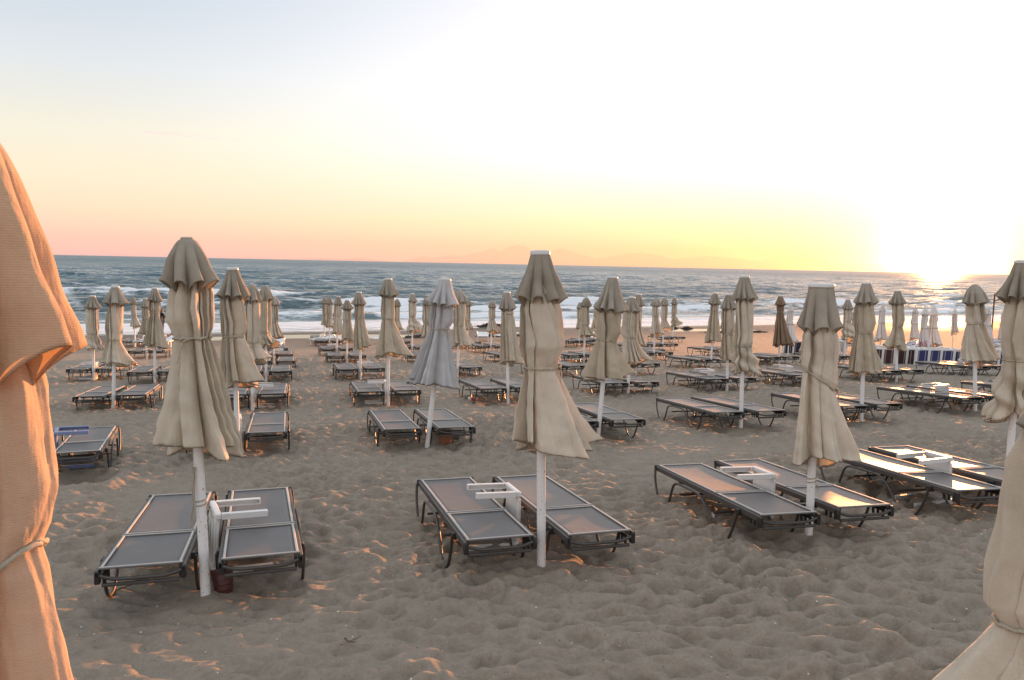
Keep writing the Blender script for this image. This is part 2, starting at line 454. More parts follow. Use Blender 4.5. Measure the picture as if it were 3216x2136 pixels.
tag(link('sand', grid_mesh('sand', GX, GY, GZ), M['sand']), kind='structure')
def top(x, y): return gz(x, y)

# ------------------------------------------------------------------ sea sheet
ang = np.radians(angles(38.5, .13, 100)) + VIEW
rr = [42.]
while rr[-1] < 420: rr.append(rr[-1] * 1.0034)
while rr[-1] < 1600: rr.append(rr[-1] * 1.007)
while rr[-1] < 30000: rr.append(rr[-1] * 1.10)
rr = np.array(rr)
A2, R2 = np.meshgrid(ang, rr)
SX = R2 * np.sin(A2); SY = R2 * np.cos(A2)
sp = np.maximum(R2 * .0036, .2)
rng = random.Random(5)
off = SY - 57.                                                   # metres from the waterline
env = sstep(6, 26, off) * (1 - .0 * off)
Z = np.zeros_like(SX)
warp = 6 * fbm(SX * .02, SY * .02, 61, 3)
for k in range(46):
    lam = .9 * (34 / .9) ** (k / 45) * rng.uniform(.9, 1.1)
    th = rng.gauss(0, .42 if lam < 8 else .16)
    kx, ky = math.sin(th) * 2 * math.pi / lam, math.cos(th) * 2 * math.pi / lam
    amp = .0165 * lam ** .88 if lam < 10 else .0150 * 10 ** .92 * (10 / lam) ** .35
    ph = kx * SX + ky * (SY + warp * (lam > 8)) + rng.uniform(0, 6.28)
    fade = np.clip(1.15 - sp * 2.4 / lam, 0, 1)
    patch = .55 + .9 * vnoise(SX / lam * .35 + k * 3.1, SY / lam * .35, 70 + k) * 1.3 + .2
    s_ = np.sin(ph)
    Z += amp * fade * patch * (s_ + .35 * np.sin(2 * ph + 1.57)) 
Z *= (.07 + .93 * env)
# swell lines that steepen and break towards the shore
foam_sheen = np.zeros_like(SX)
for (yb, w, h, fm, seg) in ((178, 5.5, .85, .50, 1), (146, 4.5, .62, .55, 2), (112, 4.0, .60, .55, 3), (104, 3.2, .4, .35, 8), (90, 3.2, .50, .85, 4), (79, 2.6, .36, .95, 5), (70.5, 2.2, .26, .95, 6), (65, 1.4, .08, .60, 7), (60.8, .8, .03, .50, 9)):
    cy = yb + 5.5 * fbm(SX * .018 + seg * 9.7, SX * 0 + seg, 90 + seg, 3) * (1 if yb > 80 else .55) + .02 * SX * (yb > 100)
    on = sstep(.02, .30, fbm(SX * (.022 if yb > 95 else .03) + seg * 31.7, SX * 0 + 3.3 * seg, 110 + seg, 2) + (.02 if yb > 120 else .20 if yb < 95 else .10))
    d = SY - cy
    shape = np.where(d > 0, np.exp(-(d / (w * 1.25)) ** 2), np.exp(-(d / (w * .42)) ** 2))
    Z += h * shape * (.25 + .75 * on)
    brk = sstep(.02, .22, fbm(SX * .05 + seg * 11.1, SX * 0 + seg * 7., 130 + seg, 2) + (-.02 if yb > 100 else .25))
    tail = np.where(d > 0, np.exp(-(d / (w * (1.0 if yb > 95 else 1.7))) ** 2), np.exp(-(d / (w * .55)) ** 2))
    foam_sheen = np.maximum(foam_sheen, fm * tail * on * brk)
    Z += .10 * (foam_sheen > .3) * h * fbm(SX * 1.6, SY * 1.6, 150 + seg, 2)
wash = (1 - sstep(8, 24, off))
foam_sheen = np.maximum(foam_sheen, (.26 + .28 * fbm(SX * .16, SY * .30, 170, 4)) * sstep(70, 30, off) * sstep(8, 14, off))
foam_sheen = np.maximum(foam_sheen, .16 + .22 * fbm(SX * .03, SY * .07, 175, 4) * sstep(30, 120, off))
foam_sheen *= 1 - sstep(300, 600, R2)
foam_sheen = np.maximum(foam_sheen, (.44 + .30 * fbm(SX * .10, SY * .55, 190, 4)) * sstep(13, 9, off) * sstep(-.5, 1.0, off))  # pale film over the wash, standing in for the bright sky reflection
chop = np.clip(.22 + .78 * sstep(7, 30, off), 0, 1)
shal = sstep(150, 20, off) * (.45 + .5 * fbm(SX * .03, SY * .06, 180, 3))
me = grid_mesh('sea', SX, SY, SEA_Z + Z, {'foam_sheen': foam_sheen, 'chop': chop, 'shallow': np.clip(shal, 0, 1)})
tag(link('sea', me, M['sea']), kind='structure')

# tide pool behind the berm
def pool(x0, x1, name):
    t = np.linspace(x0, x1, 60); v = np.linspace(-1.9, 1.9, 8)
    X, V = np.meshgrid(t, v); Yc = 50 + 1.1 * np.sin(X * .23) + V
    return tag(link(name, grid_mesh(name, X, Yc, np.full_like(X, -2.868)), M['puddle']), kind='structure')
pool(-7, 17, 'tide_pool'); pool(33, 45, 'tide_pool')

# ------------------------------------------------------------------ far islands and clouds
def islands():
    m, nt, b = new_mat('hazy_rock')
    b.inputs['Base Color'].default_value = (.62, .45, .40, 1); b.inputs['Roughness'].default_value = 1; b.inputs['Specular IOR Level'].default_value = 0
    t = N(nt, 'ShaderNodeBsdfTransparent'); mx = N(nt, 'ShaderNodeMixShader'); mx.inputs[0].default_value = .065  # haze imitated in the material: pale rock left mostly see-through
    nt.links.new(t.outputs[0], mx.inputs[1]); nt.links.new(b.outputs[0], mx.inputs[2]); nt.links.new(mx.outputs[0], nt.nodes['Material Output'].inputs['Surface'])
    D = 27000.
    # degrees right of the view axis, half width, height in degrees
    def ridge(name, peaks, a0, a1):
        a = np.linspace(a0, a1, 220); h = np.zeros_like(a)
        for c, w, k in peaks: h = np.maximum(h, k * np.exp(-np.abs((a - c) / w) ** 1.5))
        h = h * (1 + .16 * fbm(a * 1.2, a * 0, 200, 5)) * sstep(a0, a0 + .8, a) * sstep(a1, a1 - .8, a)
        th = np.radians(a) + VIEW
        prof = np.array([(-1400, 0), (-700, .55), (-200, .93), (0, 1.), (500, .75), (1600, 0)])
        X = np.stack([(D + p[0]) * np.sin(th) for p in prof]); Y = np.stack([(D + p[0]) * np.cos(th) for p in prof])
        Zz = np.stack([SEA_Z - 2 + p[1] * np.tan(np.radians(h)) * D for p in prof])
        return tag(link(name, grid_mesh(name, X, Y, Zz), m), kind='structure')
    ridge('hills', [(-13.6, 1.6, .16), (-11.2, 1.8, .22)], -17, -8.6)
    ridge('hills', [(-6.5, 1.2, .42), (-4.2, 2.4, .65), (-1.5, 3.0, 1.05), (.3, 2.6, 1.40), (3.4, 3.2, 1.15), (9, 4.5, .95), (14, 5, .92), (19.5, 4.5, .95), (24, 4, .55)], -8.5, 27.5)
islands()
def contrail():
    m, nt, b = new_mat('ice_cloud'); b.inputs['Base Color'].default_value = (.80, .93, 1., 1); b.inputs['Roughness'].default_value = 1
    t = N(nt, 'ShaderNodeBsdfTransparent'); mx = N(nt, 'ShaderNodeMixShader')
    tc = N(nt, 'ShaderNodeTexCoord'); sx = N(nt, 'ShaderNodeSeparateXYZ'); nt.links.new(tc.outputs['Generated'], sx.inputs[0])
    nt.links.new(ramp(nt, sx.outputs['X'], [(.0, (.85,) * 3), (.4, (.45,) * 3), (1., (.02,) * 3)]).outputs[0], mx.inputs[0])
    tl = N(nt, 'ShaderNodeBsdfTranslucent'); tl.inputs['Color'].default_value = (.94, .97, 1., 1); sm = N(nt, 'ShaderNodeMixShader'); sm.inputs[0].default_value = .85; nt.links.new(b.outputs[0], sm.inputs[1]); nt.links.new(tl.outputs[0], sm.inputs[2])
    nt.links.new(t.outputs[0], mx.inputs[1]); nt.links.new(sm.outputs[0], mx.inputs[2]); nt.links.new(mx.outputs[0], nt.nodes['Material Output'].inputs['Surface'])
    def P(xd, zd, dist):                                          # bearing and height angle to a point in the air
        th = VIEW + R_(xd); return Vector((dist * math.sin(th), dist * math.cos(th), dist * math.tan(R_(zd))))
    p0, p1 = P(-25.2, 8.05, 62000), P(-18.3, 7.95, 66000)
    mb = MB(); n = 14
    mb.tube([p0.lerp(p1, k / n) for k in range(n + 1)], [30 + 75 * math.sin(math.pi * min(1, k / n * 3 + .02) / 2) for k in range(n + 1)], 8)
    o = mb.build('contrail', m, smooth=80)
    tag(o, 'thin white vapour trail high in the left part of the sky', 'vapour trail')
contrail()

# ------------------------------------------------------------------ umbrellas
CAMX = (math.cos(VIEW), -math.sin(VIEW)); CAMF = (math.sin(VIEW), math.cos(VIEW))
def interp(z, pts):
    zs = [p[0] for p in pts]; return np.interp(z, zs, [p[1] for p in pts])

def canopy_mesh(name, p, nu, nv):
    rv_ = np.random.RandomState(p['seed'] + 900); v_ = dict(twist=rv_.uniform(.05, .95), sgn=rv_.choice([-1, 1], p=[.35, .65]), lobes=int(rv_.choice([7, 8, 8, 9, 10])), As=rv_.uniform(.88, 1.12), twist2=rv_.uniform(-.3, .3)); v_.update(p); p = v_
    rng = np.random.RandomState(p['seed']); H = p['H']
    zt, zh, zv = p['zt'] * H, p['zh'] * H, p['zv'] * H; p = dict(p, rt=p['rt'] * .90, rh=p['rh'] * 1.06)
    z0 = H - .07
    NL = p.get('lobes', 8)
    th = np.linspace(0, 2 * np.pi, nu, endpoint=False)
    w = th + .20 * np.sin(2 * th + rng.uniform(0, 6)) + .14 * np.sin(3 * th + rng.uniform(0, 6)) + rng.uniform(0, 6.28)
    ph = NL * w; L = np.floor(ph / (2 * np.pi)).astype(int) % NL
    tri = 1 - np.abs(((ph / np.pi) % 2) - 1)          # 0 in the crease, 1 on the fold
    pf = .5 * np.abs(np.sin(ph / 2)) ** .8 + .5 * np.clip(tri * 1.25, 0, 1)
    amp = rng.uniform(.60, 1.20, NL)[L]; hemd = rng.uniform(-.085, .06, NL)[L]; leanL = rng.uniform(.6, 1.35, NL)[L]
    # rows: dense round the tie
    s = np.linspace(0, 1, nv); zs = z0 + (zh - z0) * s
    zs = np.sort(np.concatenate([zs, zt + np.array([-.05, -.025, -.01, .01, .025, .05])]))[::-1]
    zz = zs[:, None] * np.ones_like(th)[None]
    rt, rm, rh = p['rt'], p['rm'], p['rh']
    rt_up = rt * 1.22
    Rad = interp(zs, [(zh, rh), (zh + .35 * (zt - zh), rt + (rh - rt) * .62), (zt - .05, rt * 1.14), (zt, rt), (zt + .05, rt_up * .98), (zt + .3 * (zv - zt), rm), (zv - .10, rm * .95), (zv, rm * .74), (z0, .06)])[:, None]
    t = np.clip((zt - zs) / (zt - zh), 0, 1)[:, None]; u = np.clip((zs - zt) / (zv - zt), 0, 1)[:, None]
    A = interp(zs, [(zh, .66), (zt - .08, .58), (zt, .36), (zt + .08, .56), (zv, .64), (z0, .2)])[:, None]
    A = np.minimum(A * 1.08, .72)
    leanv = interp(zs, [(zh, .42), (zt, .60), (zt + .2, .85), (zv, .65), (z0, .1)])[:, None] * p.get('lean_f', 1)
    A = A * p.get('As', 1.)
    r = Rad * (1 - A + A * (pf * amp)[None])
    # secondary folds in the skirt
    r = r * (1 + .10 * t * np.sin(2 * ph + rng.uniform(0, 6))[None] * (pf ** 2)[None] + .05 * t * np.sin(5 * th + rng.uniform(0, 6))[None])
    tw = p.get('twist', .5) * (1 - np.clip((zs - zh) / (z0 - zh), 0, 1))[:, None] + p.get('twist2', 0) * u
    ang_ = th[None] + leanv * (leanL * pf)[None] * (p.get('sgn', 1)) + tw
    r = r * (1 - (.17 * u * (1 - u * .3) + .15 * t + .05) * (1 - np.abs(np.sin(ph + .5)) ** .8)[None] * (pf > .35)[None])
    # wind
    fd = p.get('fd', -VIEW); wgt = np.clip(np.cos(ang_ - fd), 0, 1) ** 2
    fl = p.get('fl', .2)
    r = r * (1 + fl * t ** 1.3 * wgt)
    hang = p.get('hang', rng.uniform(.03, .09)); sl_ = p.get('slant', rng.uniform(-.03, .04))
    zz = zz + t ** 2 * (hemd * pf)[None] - t ** 2 * (hang * np.cos(ang_ - (np.pi / 2 - VIEW)) + sl_ * np.cos(ang_ + VIEW)) + .30 * fl * rh * 1.2 * t ** 2 * wgt + p.get('tilt', 0) * np.exp(-((zz - zt) / .25) ** 2) * np.sin(ang_ + VIEW - np.pi / 2) * .10
    bl = p.get('blow', 0)
    if bl:
        dd = (ang_ - fd - .2 + np.pi) % (2 * np.pi) - np.pi; k_ = np.exp(-(dd / .42) ** 2) * t ** 1.3
        r = r * (1 + bl * k_); zz = zz + bl * .16 * k_
    # blousing above the tie
    r = r * (1 + .10 * np.exp(-((zs - zt - .16) / .10) ** 2)[:, None] * np.cos(ang_ - rng.uniform(0, 6)))
    # wrinkles
    for k in range(7):
        kz = rng.uniform(6, 30); kt = rng.randint(1, 7)
        r = r + .0028 * np.sin(kz * zz + kt * ang_ + rng.uniform(0, 6)) * np.sin(2.1 * kz * .3 * zz + rng.uniform(0, 6)) * (.4 + t)
    f1 = fbm(np.cos(ang_) * 2.2 + zz * .4 + p['seed'], np.sin(ang_) * 2.2 + zz * 1.3, p['seed'], 3); f2 = fbm(ang_ * 4. + 2 * zz, zz * 2.2, p['seed'] + 9, 3) * np.sin(th / 2)[None] ** .5
    r = r * (1 + .16 * f1 * (.35 + t + .5 * u)) + .016 * f2
    if p.get('bunch'):                                             # loose cloth caught up under the tie
        b = p['bunch']
        r = r + b * .09 * t * np.sin(7 * zz / .3 + 2 * ang_) * np.sin(np.pi * t)
    off = p.get('off', .05)
    X = r * np.cos(ang_) + off * t ** 1.4 * math.cos(fd); Y = r * np.sin(ang_) + off * t ** 1.4 * math.sin(fd)
    # turned-up hem edge row
    Xl, Yl, Zl = X[-1] * .965, Y[-1] * .965, zz[-1] + .022
    X = np.vstack([X, Xl[None]]); Y = np.vstack([Y, Yl[None]]); zz = np.vstack([zz, Zl[None]])
    i_t = int(np.argmin(np.abs(zs - zt)))
    ring = np.stack([X[i_t], Y[i_t], zz[i_t]], -1)
    return grid_mesh(name, X, Y, zz, wrap=True), ring

def vent_mesh(name, p, nu, nv):
    rng = np.random.RandomState(p['seed'] + 77); H = p['H']; zv = p['zv'] * H; NL = p.get('vl', 8)
    th = np.linspace(0, 2 * np.pi, nu, endpoint=False)
    w = th + .12 * np.sin(2 * th + rng.uniform(0, 6)) + .08 * np.sin(3 * th + rng.uniform(0, 6)) + rng.uniform(0, 6.28)
    ph = NL * w; L = np.floor(ph / (2 * np.pi)).astype(int) % NL
    pf = np.abs(np.sin(ph / 2)) ** .7; amp = rng.uniform(.85, 1.15, NL)[L]
    zt = H - (.022 if p['cap'] else .012); s = np.linspace(0, 1, nv)[:, None]
    rv = p['rv'] * 1.06; cr = p.get('cr', .072)
    if p.get('dome'):
        Rad = cr * .5 + (rv - cr * .5) * (.50 * np.sqrt(np.clip(s * 2.0, 0, 1)) + .50 * s ** 1.2)
    else:
        Rad = cr + (rv - cr) * (p.get('vk', .30) * s ** .6 + (1 - p.get('vk', .30)) * s ** 1.5)
    A = .05 + .52 * s ** 1.2
    r = Rad * (1 - A + A * (pf * amp)[None]) * (1 + .06 * s ** 4)
    z = zt + (zv - zt) * s - .10 * s ** 3 * (1 - pf)[None] ** 1.3 + .03 * s ** 3 * (pf * (amp - 1))[None] * 3
    a = th[None] + .18 * s * pf[None]
    fd = p.get('fd', -VIEW); wg = np.clip(np.cos(a - fd), 0, 1)
    r = r * (1 + p.get('vfl', .08) * s * wg)
    for k in range(5):
        r = r + .002 * s * np.sin(rng.uniform(10, 40) * z + rng.randint(1, 6) * a + rng.uniform(0, 6))
    X = r * np.cos(a); Y = r * np.sin(a)
    # rolled lip
    X = np.vstack([X, X[-1:] * 1.012, X[-1:] * .96]); Y = np.vstack([Y, Y[-1:] * 1.012, Y[-1:] * .96]); z = np.vstack([z, z[-1:] - .010, z[-1:] - .004])
    return grid_mesh(name, X, Y, z, wrap=True)

def rope_mesh(ring, p, tails=True):
    mb = MB(); c = ring.mean(0); n = len(ring)
    step = max(1, n // 40)
    pts = []
    from_r = np.linalg.norm(ring[:, :2] - c[:2], axis=1); sm = np.array([from_r[max(0, i - 3):i + 4].max() for i in range(n)])
    for i in range(0, n, step):
        d = ring[i] - c; d[2] = 0; l = np.linalg.norm(d[:2]) + 1e-9
        k = (sm[i] + .007) / l
        pts.append((c[0] + d[0] * k, c[1] + d[1] * k, ring[i][2] + .004 * math.sin(i * .7)))
    pts.append(pts[0]); mb.tube(pts, p.get('rr', .0065), 6, cap=False)
    if p.get('double'): mb.tube([(x, y, z - .018 - .008 * math.sin(i)) for i, (x, y, z) in enumerate(pts)], p.get('rr', .0065), 6, cap=False)
    # knot towards the camera with two hanging ends
    ka = p.get('ka', -math.pi / 2 - VIEW + .4)
    j = int(np.argmax([((q[0] - c[0]) * math.cos(ka) + (q[1] - c[1]) * math.sin(ka)) for q in pts])); k = Vector(pts[j])
    o = Vector((math.cos(ka), math.sin(ka), 0)); sd = Vector((-o.y, o.x, 0))
    mb.tube([k + sd * .03 + o * .004, k + o * .016 + Vector((0, 0, .012)), k - sd * .028 + o * .006, k - sd * .012 + o * .014 - Vector((0, 0, .014)), k + sd * .02 + o * .01], .009, 6)
    if tails:
        tl = p.get('tail', .10)
        for sg in (-1, 1):
            mb.tube([k + o * .008, k + o * .022 + sd * sg * .02 - Vector((0, 0, tl * .35)), k + o * .016 + sd * sg * (.03 + tl * .15) - Vector((0, 0, tl))], [.005, .0045, .003], 5)
    return mb

def umbrella(label, x, y, H=2.5, lean=0., pitch=0., cap=True, zt=.65, zh=.38, zv=.87, rv=.19, rm=.17, rt=.145, rh=.30, mat='beige', seed=1, lod=1, z=None, group='closed beach umbrellas', **kw):
    p = dict(H=H, zt=zt, zh=zh, zv=zv, rv=rv, rm=rm, rt=rt, rh=rh, cap=cap, seed=seed); p.update(kw)
    r = empty('beach_umbrella', (x, y, gz(x, y) if z is None else z))
    # lean sideways as seen from the promenade
    r.rotation_euler = (Matrix.Rotation(R_(lean), 4, Vector((CAMF[0], CAMF[1], 0))) @ Matrix.Rotation(R_(pitch), 4, Vector((CAMX[0], CAMX[1], 0)))).to_euler()
    tag(r, label, 'umbrella', group)
    nu, nv = {0: (256, 90), 1: (144, 46), 2: (96, 30)}[lod]
    mb = MB(); pr = p.get('pr', .034)
    mb.tube([(0, 0, -.4), (0, 0, .02), (0, 0, H * .5), (0, 0, H - .03)], pr, 14)
    mb.build('pole', M['pole'], r)
    me, ring = canopy_mesh('canopy', p, nu, nv); link('canopy', me, M[mat], r)
    link('vent_flap', vent_mesh('vent_flap', p, nu, 22 if lod < 2 else 14), M.get(mat + '_top', M[mat]), r)
    mb = MB(); cr = p.get('cr', .072)
    if cap:
        mb.lathe([(.0001, H + .006), (cr * .7, H + .006), (cr * 1.02, H), (cr * 1.1, H - .012), (cr * 1.1, H - .028), (cr * .9, H - .034), (.0001, H - .034)], 24)
    else:
        mb.lathe([(.0001, H + .002), (cr * .45, H + .001), (cr * .55, H - .006), (cr * .5, H - .016), (.0001, H - .018)], 18)
    mb.build('cap', M['cap'] if cap else M[mat], r, smooth=50)
    rope_mesh(ring, p, lod < 2).build('rope', M['rope'], r, smooth=80)
    if p.get('frayed'):
        mb = MB(); rg = random.Random(3)
        for k in range(7):
            a = -1.9 - VIEW; d = .045 + .012 * rg.random(); zz = p['frayed']
            pts = [(d * math.cos(a) - .05 * q / 6 * .6 + .006 * math.sin(q + k), d * math.sin(a) + .008 * math.cos(q * 1.3 + k), zz - (.36 + .1 * rg.random()) * q / 6) for q in range(7)]
            mb.tube(pts, [.004, .004, .004, .003, .003, .002, .001], 4)
        mb.build('frayed_rope', M['rope'], r, smooth=80)
    if p.get('pole_knot'):
        mb = MB(); zz = p['pole_knot']
        mb.tube([(pr * 1.1 * math.cos(q * .8), pr * 1.1 * math.sin(q * .8), zz + .004 * q) for q in range(16)], .006, 5)
        mb.tube([(pr, -.01, zz), (pr + .03, -.02, zz - .03), (pr + .035, -.01, zz - .09)], [.006, .005, .002], 5)
        mb.build('cord_wrap', M['rope'], r, smooth=80)
    return r

# ------------------------------------------------------------------ loungers
W, LN, SPL, HT = .53, 2.12, .80, .34
def make_lounger():
    r = empty('sun_lounger')
    x = W / 2
    fr = MB()
    for s in (-1, 1):
        fr.box((s * x, LN / 2, HT - .034), (.024, LN, .048), bev=.004)
        fr.box((s * (x - .032), LN / 2, HT - .022), (.016, LN - .05, .022))
    for yy in (.55, 1.55): fr.tube([(-x, yy, HT - .075), (x, yy, HT - .075)], .012, 8)
    fr.tube([(-x, LN - .012, HT - .02), (x, LN - .012, HT - .02)], .016, 10)
    for s in (-1, 1):
        for yy in (.33, .83, 1.0, LN - .6):
            fr.lathe([(.0001, .006), (.006, .005), (.007, -.002)], 8, Matrix.Translation((s * (x + .0125), yy, HT - .03)) @ Matrix.Rotation(s * math.pi / 2, 4, 'Y'))
    fr.build('frame', M['rail'], r)
    def panel(name, y0, y1):
        nx, ny = 9, 13; xx = np.linspace(-x + .012, x - .012, nx); yy = np.linspace(y0, y1, ny)
        Xg, Yg = np.meshgrid(xx, yy); sag = -.012 * (1 - (Xg / x) ** 2) * np.sin(np.pi * (Yg - y0) / (y1 - y0)) ** .5
        top_ = HT - .004 + sag
        me = grid_mesh(name, Xg, Yg, top_); o = link(name, me, M['sling'], r)
        sol = o.modifiers.new('thickness', 'SOLIDIFY'); sol.thickness = .006; sol.offset = -1
        pp = MB(); e = .013
        pp.box((0, y0 + e, HT + .001), (W - .016, .012, .010), bev=.003); pp.box((0, y1 - e, HT + .001), (W - .016, .012, .010), bev=.003)
        for s in (-1, 1): pp.box((s * (x - .026), (y0 + y1) / 2, HT + .001), (.017, y1 - y0 - .040, .010), bev=.003)
        pp.build('piping', M['piping'], o)
        return o
    panel('seat', .022, SPL - .012); panel('backrest', SPL + .012, LN - .022)
    for s in (-1, 1):
        b = s * (x + .034)
        lg = MB(); lg.tube(arc([(b - s * .01, LN - .03, HT - .03), (b, LN - .05, .18), (b, LN - .16, -.03), (b, LN - .38, -.03), (b, LN - .52, HT - .075), (b, LN - .72, HT - .065)], .16, 6), .0125, 10)
        lg.build('leg', M['dark_metal'], r)
        lg = MB(); lg.tube(arc([(b, LN - .72, HT - .065), (b, 1.02, HT - .065), (b, .86, .16), (b, .74, -.03), (b, .50, -.03), (b, .38, .16), (b, .33, HT - .05)], .16, 6), .0125, 10)
        lg.build('leg', M['dark_metal'], r)
    c = MB(); c.tube(arc([(-x + .01, .015, HT - .045), (-.16, .006, HT - .075), (.16, .006, HT - .075), (x - .01, .015, HT - .045)], .14, 6), .013, 10)
    c.build('handle_bar', M['dark_metal'], r)
    c = MB(); c.tube([(-x + .03, .02, HT - .112), (x - .03, .02, HT - .112)], .0135, 10); c.build('crossbar', M['rail'], r)
    for yy in (.86, LN - .56):
        c = MB(); c.tube([(-x - .03, yy - .1, .17), (x + .03, yy - .1, .17)], .011, 8); c.build('brace', M['dark_metal'], r)
    for s in (-1, 1):
        k = MB(); k.box((s * (x - .004), .025, HT - .060), (.034, .050, .084), bev=.006); k.build('end_cap', M['black'], r)
        k = MB(); k.box((s * (x + .012), .34, HT - .050), (.050, .070, .050), bev=.006); k.build('bracket', M['black'], r)
        k = MB(); k.box((s * x, LN - .004, HT - .030), (.042, .030, .058), bev=.006); k.build('end_cap', M['black'], r)
        k = MB(); k.box((s * (x - .03), .16, HT - .062), (.014, .18, .02))
        for q in (.09, .15, .21): k.box((s * (x - .03), q, HT - .090), (.018, .02, .06), bev=.003)
        k.build('ratchet', M['black'], r)
    return r
L0 = make_lounger(); L0K = kid_map(L0); used = []
def lounger(x, y, yaw, label, group='grey sling loungers set out in pairs', tilt=None):
    o = L0 if not used else copy_tree(L0, L0K); used.append(o)
    o.location = (x, y, gz(x, y) + .012)
    sl = (gz(x, y + 1) - gz(x, y - 1)) / 2 if tilt is None else tilt
    o.rotation_euler = (Matrix.Rotation(-yaw, 4, 'Z') @ Matrix.Rotation(math.atan(sl), 4, 'X')).to_euler()
    tag(o, label, 'lounger', group); return o
def pair(px, py, yaw, where, left=True, right=True, dl=0., dr=0., gap=.16, back=.27):
    """two loungers either side of the pole at px, py; yaw turns them clockwise from the sea direction"""
    a = R_(yaw); ux, uy = math.cos(a), -math.sin(a); fx, fy = math.sin(a), math.cos(a)
    rg = random.Random(int(px * 100 + py * 37))
    for s, on, d, nm in ((-1, left, dl, 'left'), (1, right, dr, 'right')):
        if not on: continue
        q = s * (W / 2 + gap / 2 + .034)
        d += rg.uniform(-.05, .05)
        lounger(px + ux * q - fx * (back + d), py + uy * q - fy * (back + d), a + R_(rg.uniform(-1.5, 1.5)), '%s grey lounger of the pair %s' % (nm, where))

# ------------------------------------------------------------------ side tables (frames without their trays)
def make_table(mat, name='side_table'):
    r = empty(name); l, h = .36, .50
    p = MB(); p.box((0, 0, h * .5), (.022, l - .03, h - .10), bev=.006)
    for yy in (-l / 2 + .03, 0, l / 2 - .03): p.box((.020, yy, h * .5), (.012, .016, h - .14))
    p.build('panel', mat, r)
    t = MB(); t.box((0, 0, h - .026), (.046, l, .050), bev=.010); t.build('top_bar', mat, r)
    f = MB(); f.box((0, 0, .032), (.050, l - .005, .060), bev=.008); f.build('base_bar', mat, r)
    for s in (-1, 1):
        def chan(z0, ln, nm):
            c = MB(); yy = s * (l / 2 - .026)
            c.box((-.025 - ln / 2, yy + s * .021, z0), (ln, .007, .046), bev=.002)
            c.box((-.025 - ln / 2, yy, z0 + .019), (ln, .034, .007)); c.box((-.025 - ln / 2, yy, z0 - .019), (ln, .034, .008))
            c.box((-.021 - ln, yy, z0), (.010, .050, .044), bev=.002)
            o = c.build(nm, mat, r); return o
        chan(h - .026, .34, 'arm'); chan(.034, .40, 'foot')
    return r
T0 = make_table(M['plastic']); T0K = kid_map(T0); T1 = make_table(M['blue_plastic']); T1K = kid_map(T1)
usedt = {0: [], 1: []}
def table(px, py, yaw, side, label, along=.78, kind=0, dx=0., extra=0., sink=0., z=None):
    """stands in the gap between two loungers; side -1 points its arms to the left lounger"""
    src, km = ((T0, T0K), (T1, T1K))[kind]
    o = src if not usedt[kind] else copy_tree(src, km); usedt[kind].append(o)
    a = R_(yaw); x = px + math.sin(a) * along + math.cos(a) * dx; y = py + math.cos(a) * along - math.sin(a) * dx
    o.location = (x, y, gz(x, y) - sink)
    rq = random.Random(len(usedt[0]) * 7 + kind); o.rotation_euler = (R_(rq.uniform(-3, 2)), R_(rq.uniform(-4, 4)), -a + R_(extra + rq.uniform(-7, 7)) + (0 if side < 0 else math.pi))
    tag(o, label, 'table', 'white side tables between the loungers' if kind == 0 else None); return o

# ------------------------------------------------------------------ placements
# front row
FLP = -VIEW
umbrella('tall domed beige umbrella knotted with thick rope, leftmost of the front row', .16, 5.71, 2.53, lean=-1.9, cap=False, zt=.733, zh=.422, zv=.886, rv=.165, rm=.150, rt=.118, rh=.275, hang=.04, seed=11, lod=0, dome=True, blow=.08, fl=.12, off=.0, twist=.35, lean_f=1.1, rr=.009, tail=.16, ka=-math.pi / 2 - VIEW + .15, frayed=.96, pole_knot=.66, cr=.08)
umbrella('wide beige umbrella with flat white cap, alone in the middle of the front row', 2.57, 5.27, 2.47, lean=-1.6, zt=.649, zh=.392, hang=.05, zv=.866, rv=.185, rm=.20, rt=.150, rh=.355, seed=23, lod=0, blow=.14, fl=.12, off=.05, twist=.75, twist2=-.2, lean_f=1.35, cr=.070, ka=-.55, tail=.14)
umbrella('beige umbrella with broad white cap and slanting cord, right of the front row', 5.01, 5.01, 2.24, lean=-.4, zt=.637, zh=.315, zv=.845, rv=.165, rm=.165, rt=.150, rh=.285, sgn=1, lobes=8, twist2=0, seed=37, lod=0, blow=.35, fl=.10, off=.06, twist=.3, cr=.098, tilt=.9, ka=-.3, pole_knot=.52)
umbrella('large beige umbrella cut by the right edge, its hem swirled up at left', 7.79, 5.15, 2.50, lean=-.5, zt=.60, zh=.37, zv=.862, rv=.215, rm=.20, rt=.155, rh=.27, seed=41, lod=0, fl=.22, fd=math.pi - VIEW, off=.04, twist=.6, cr=.085, bunch=.8)
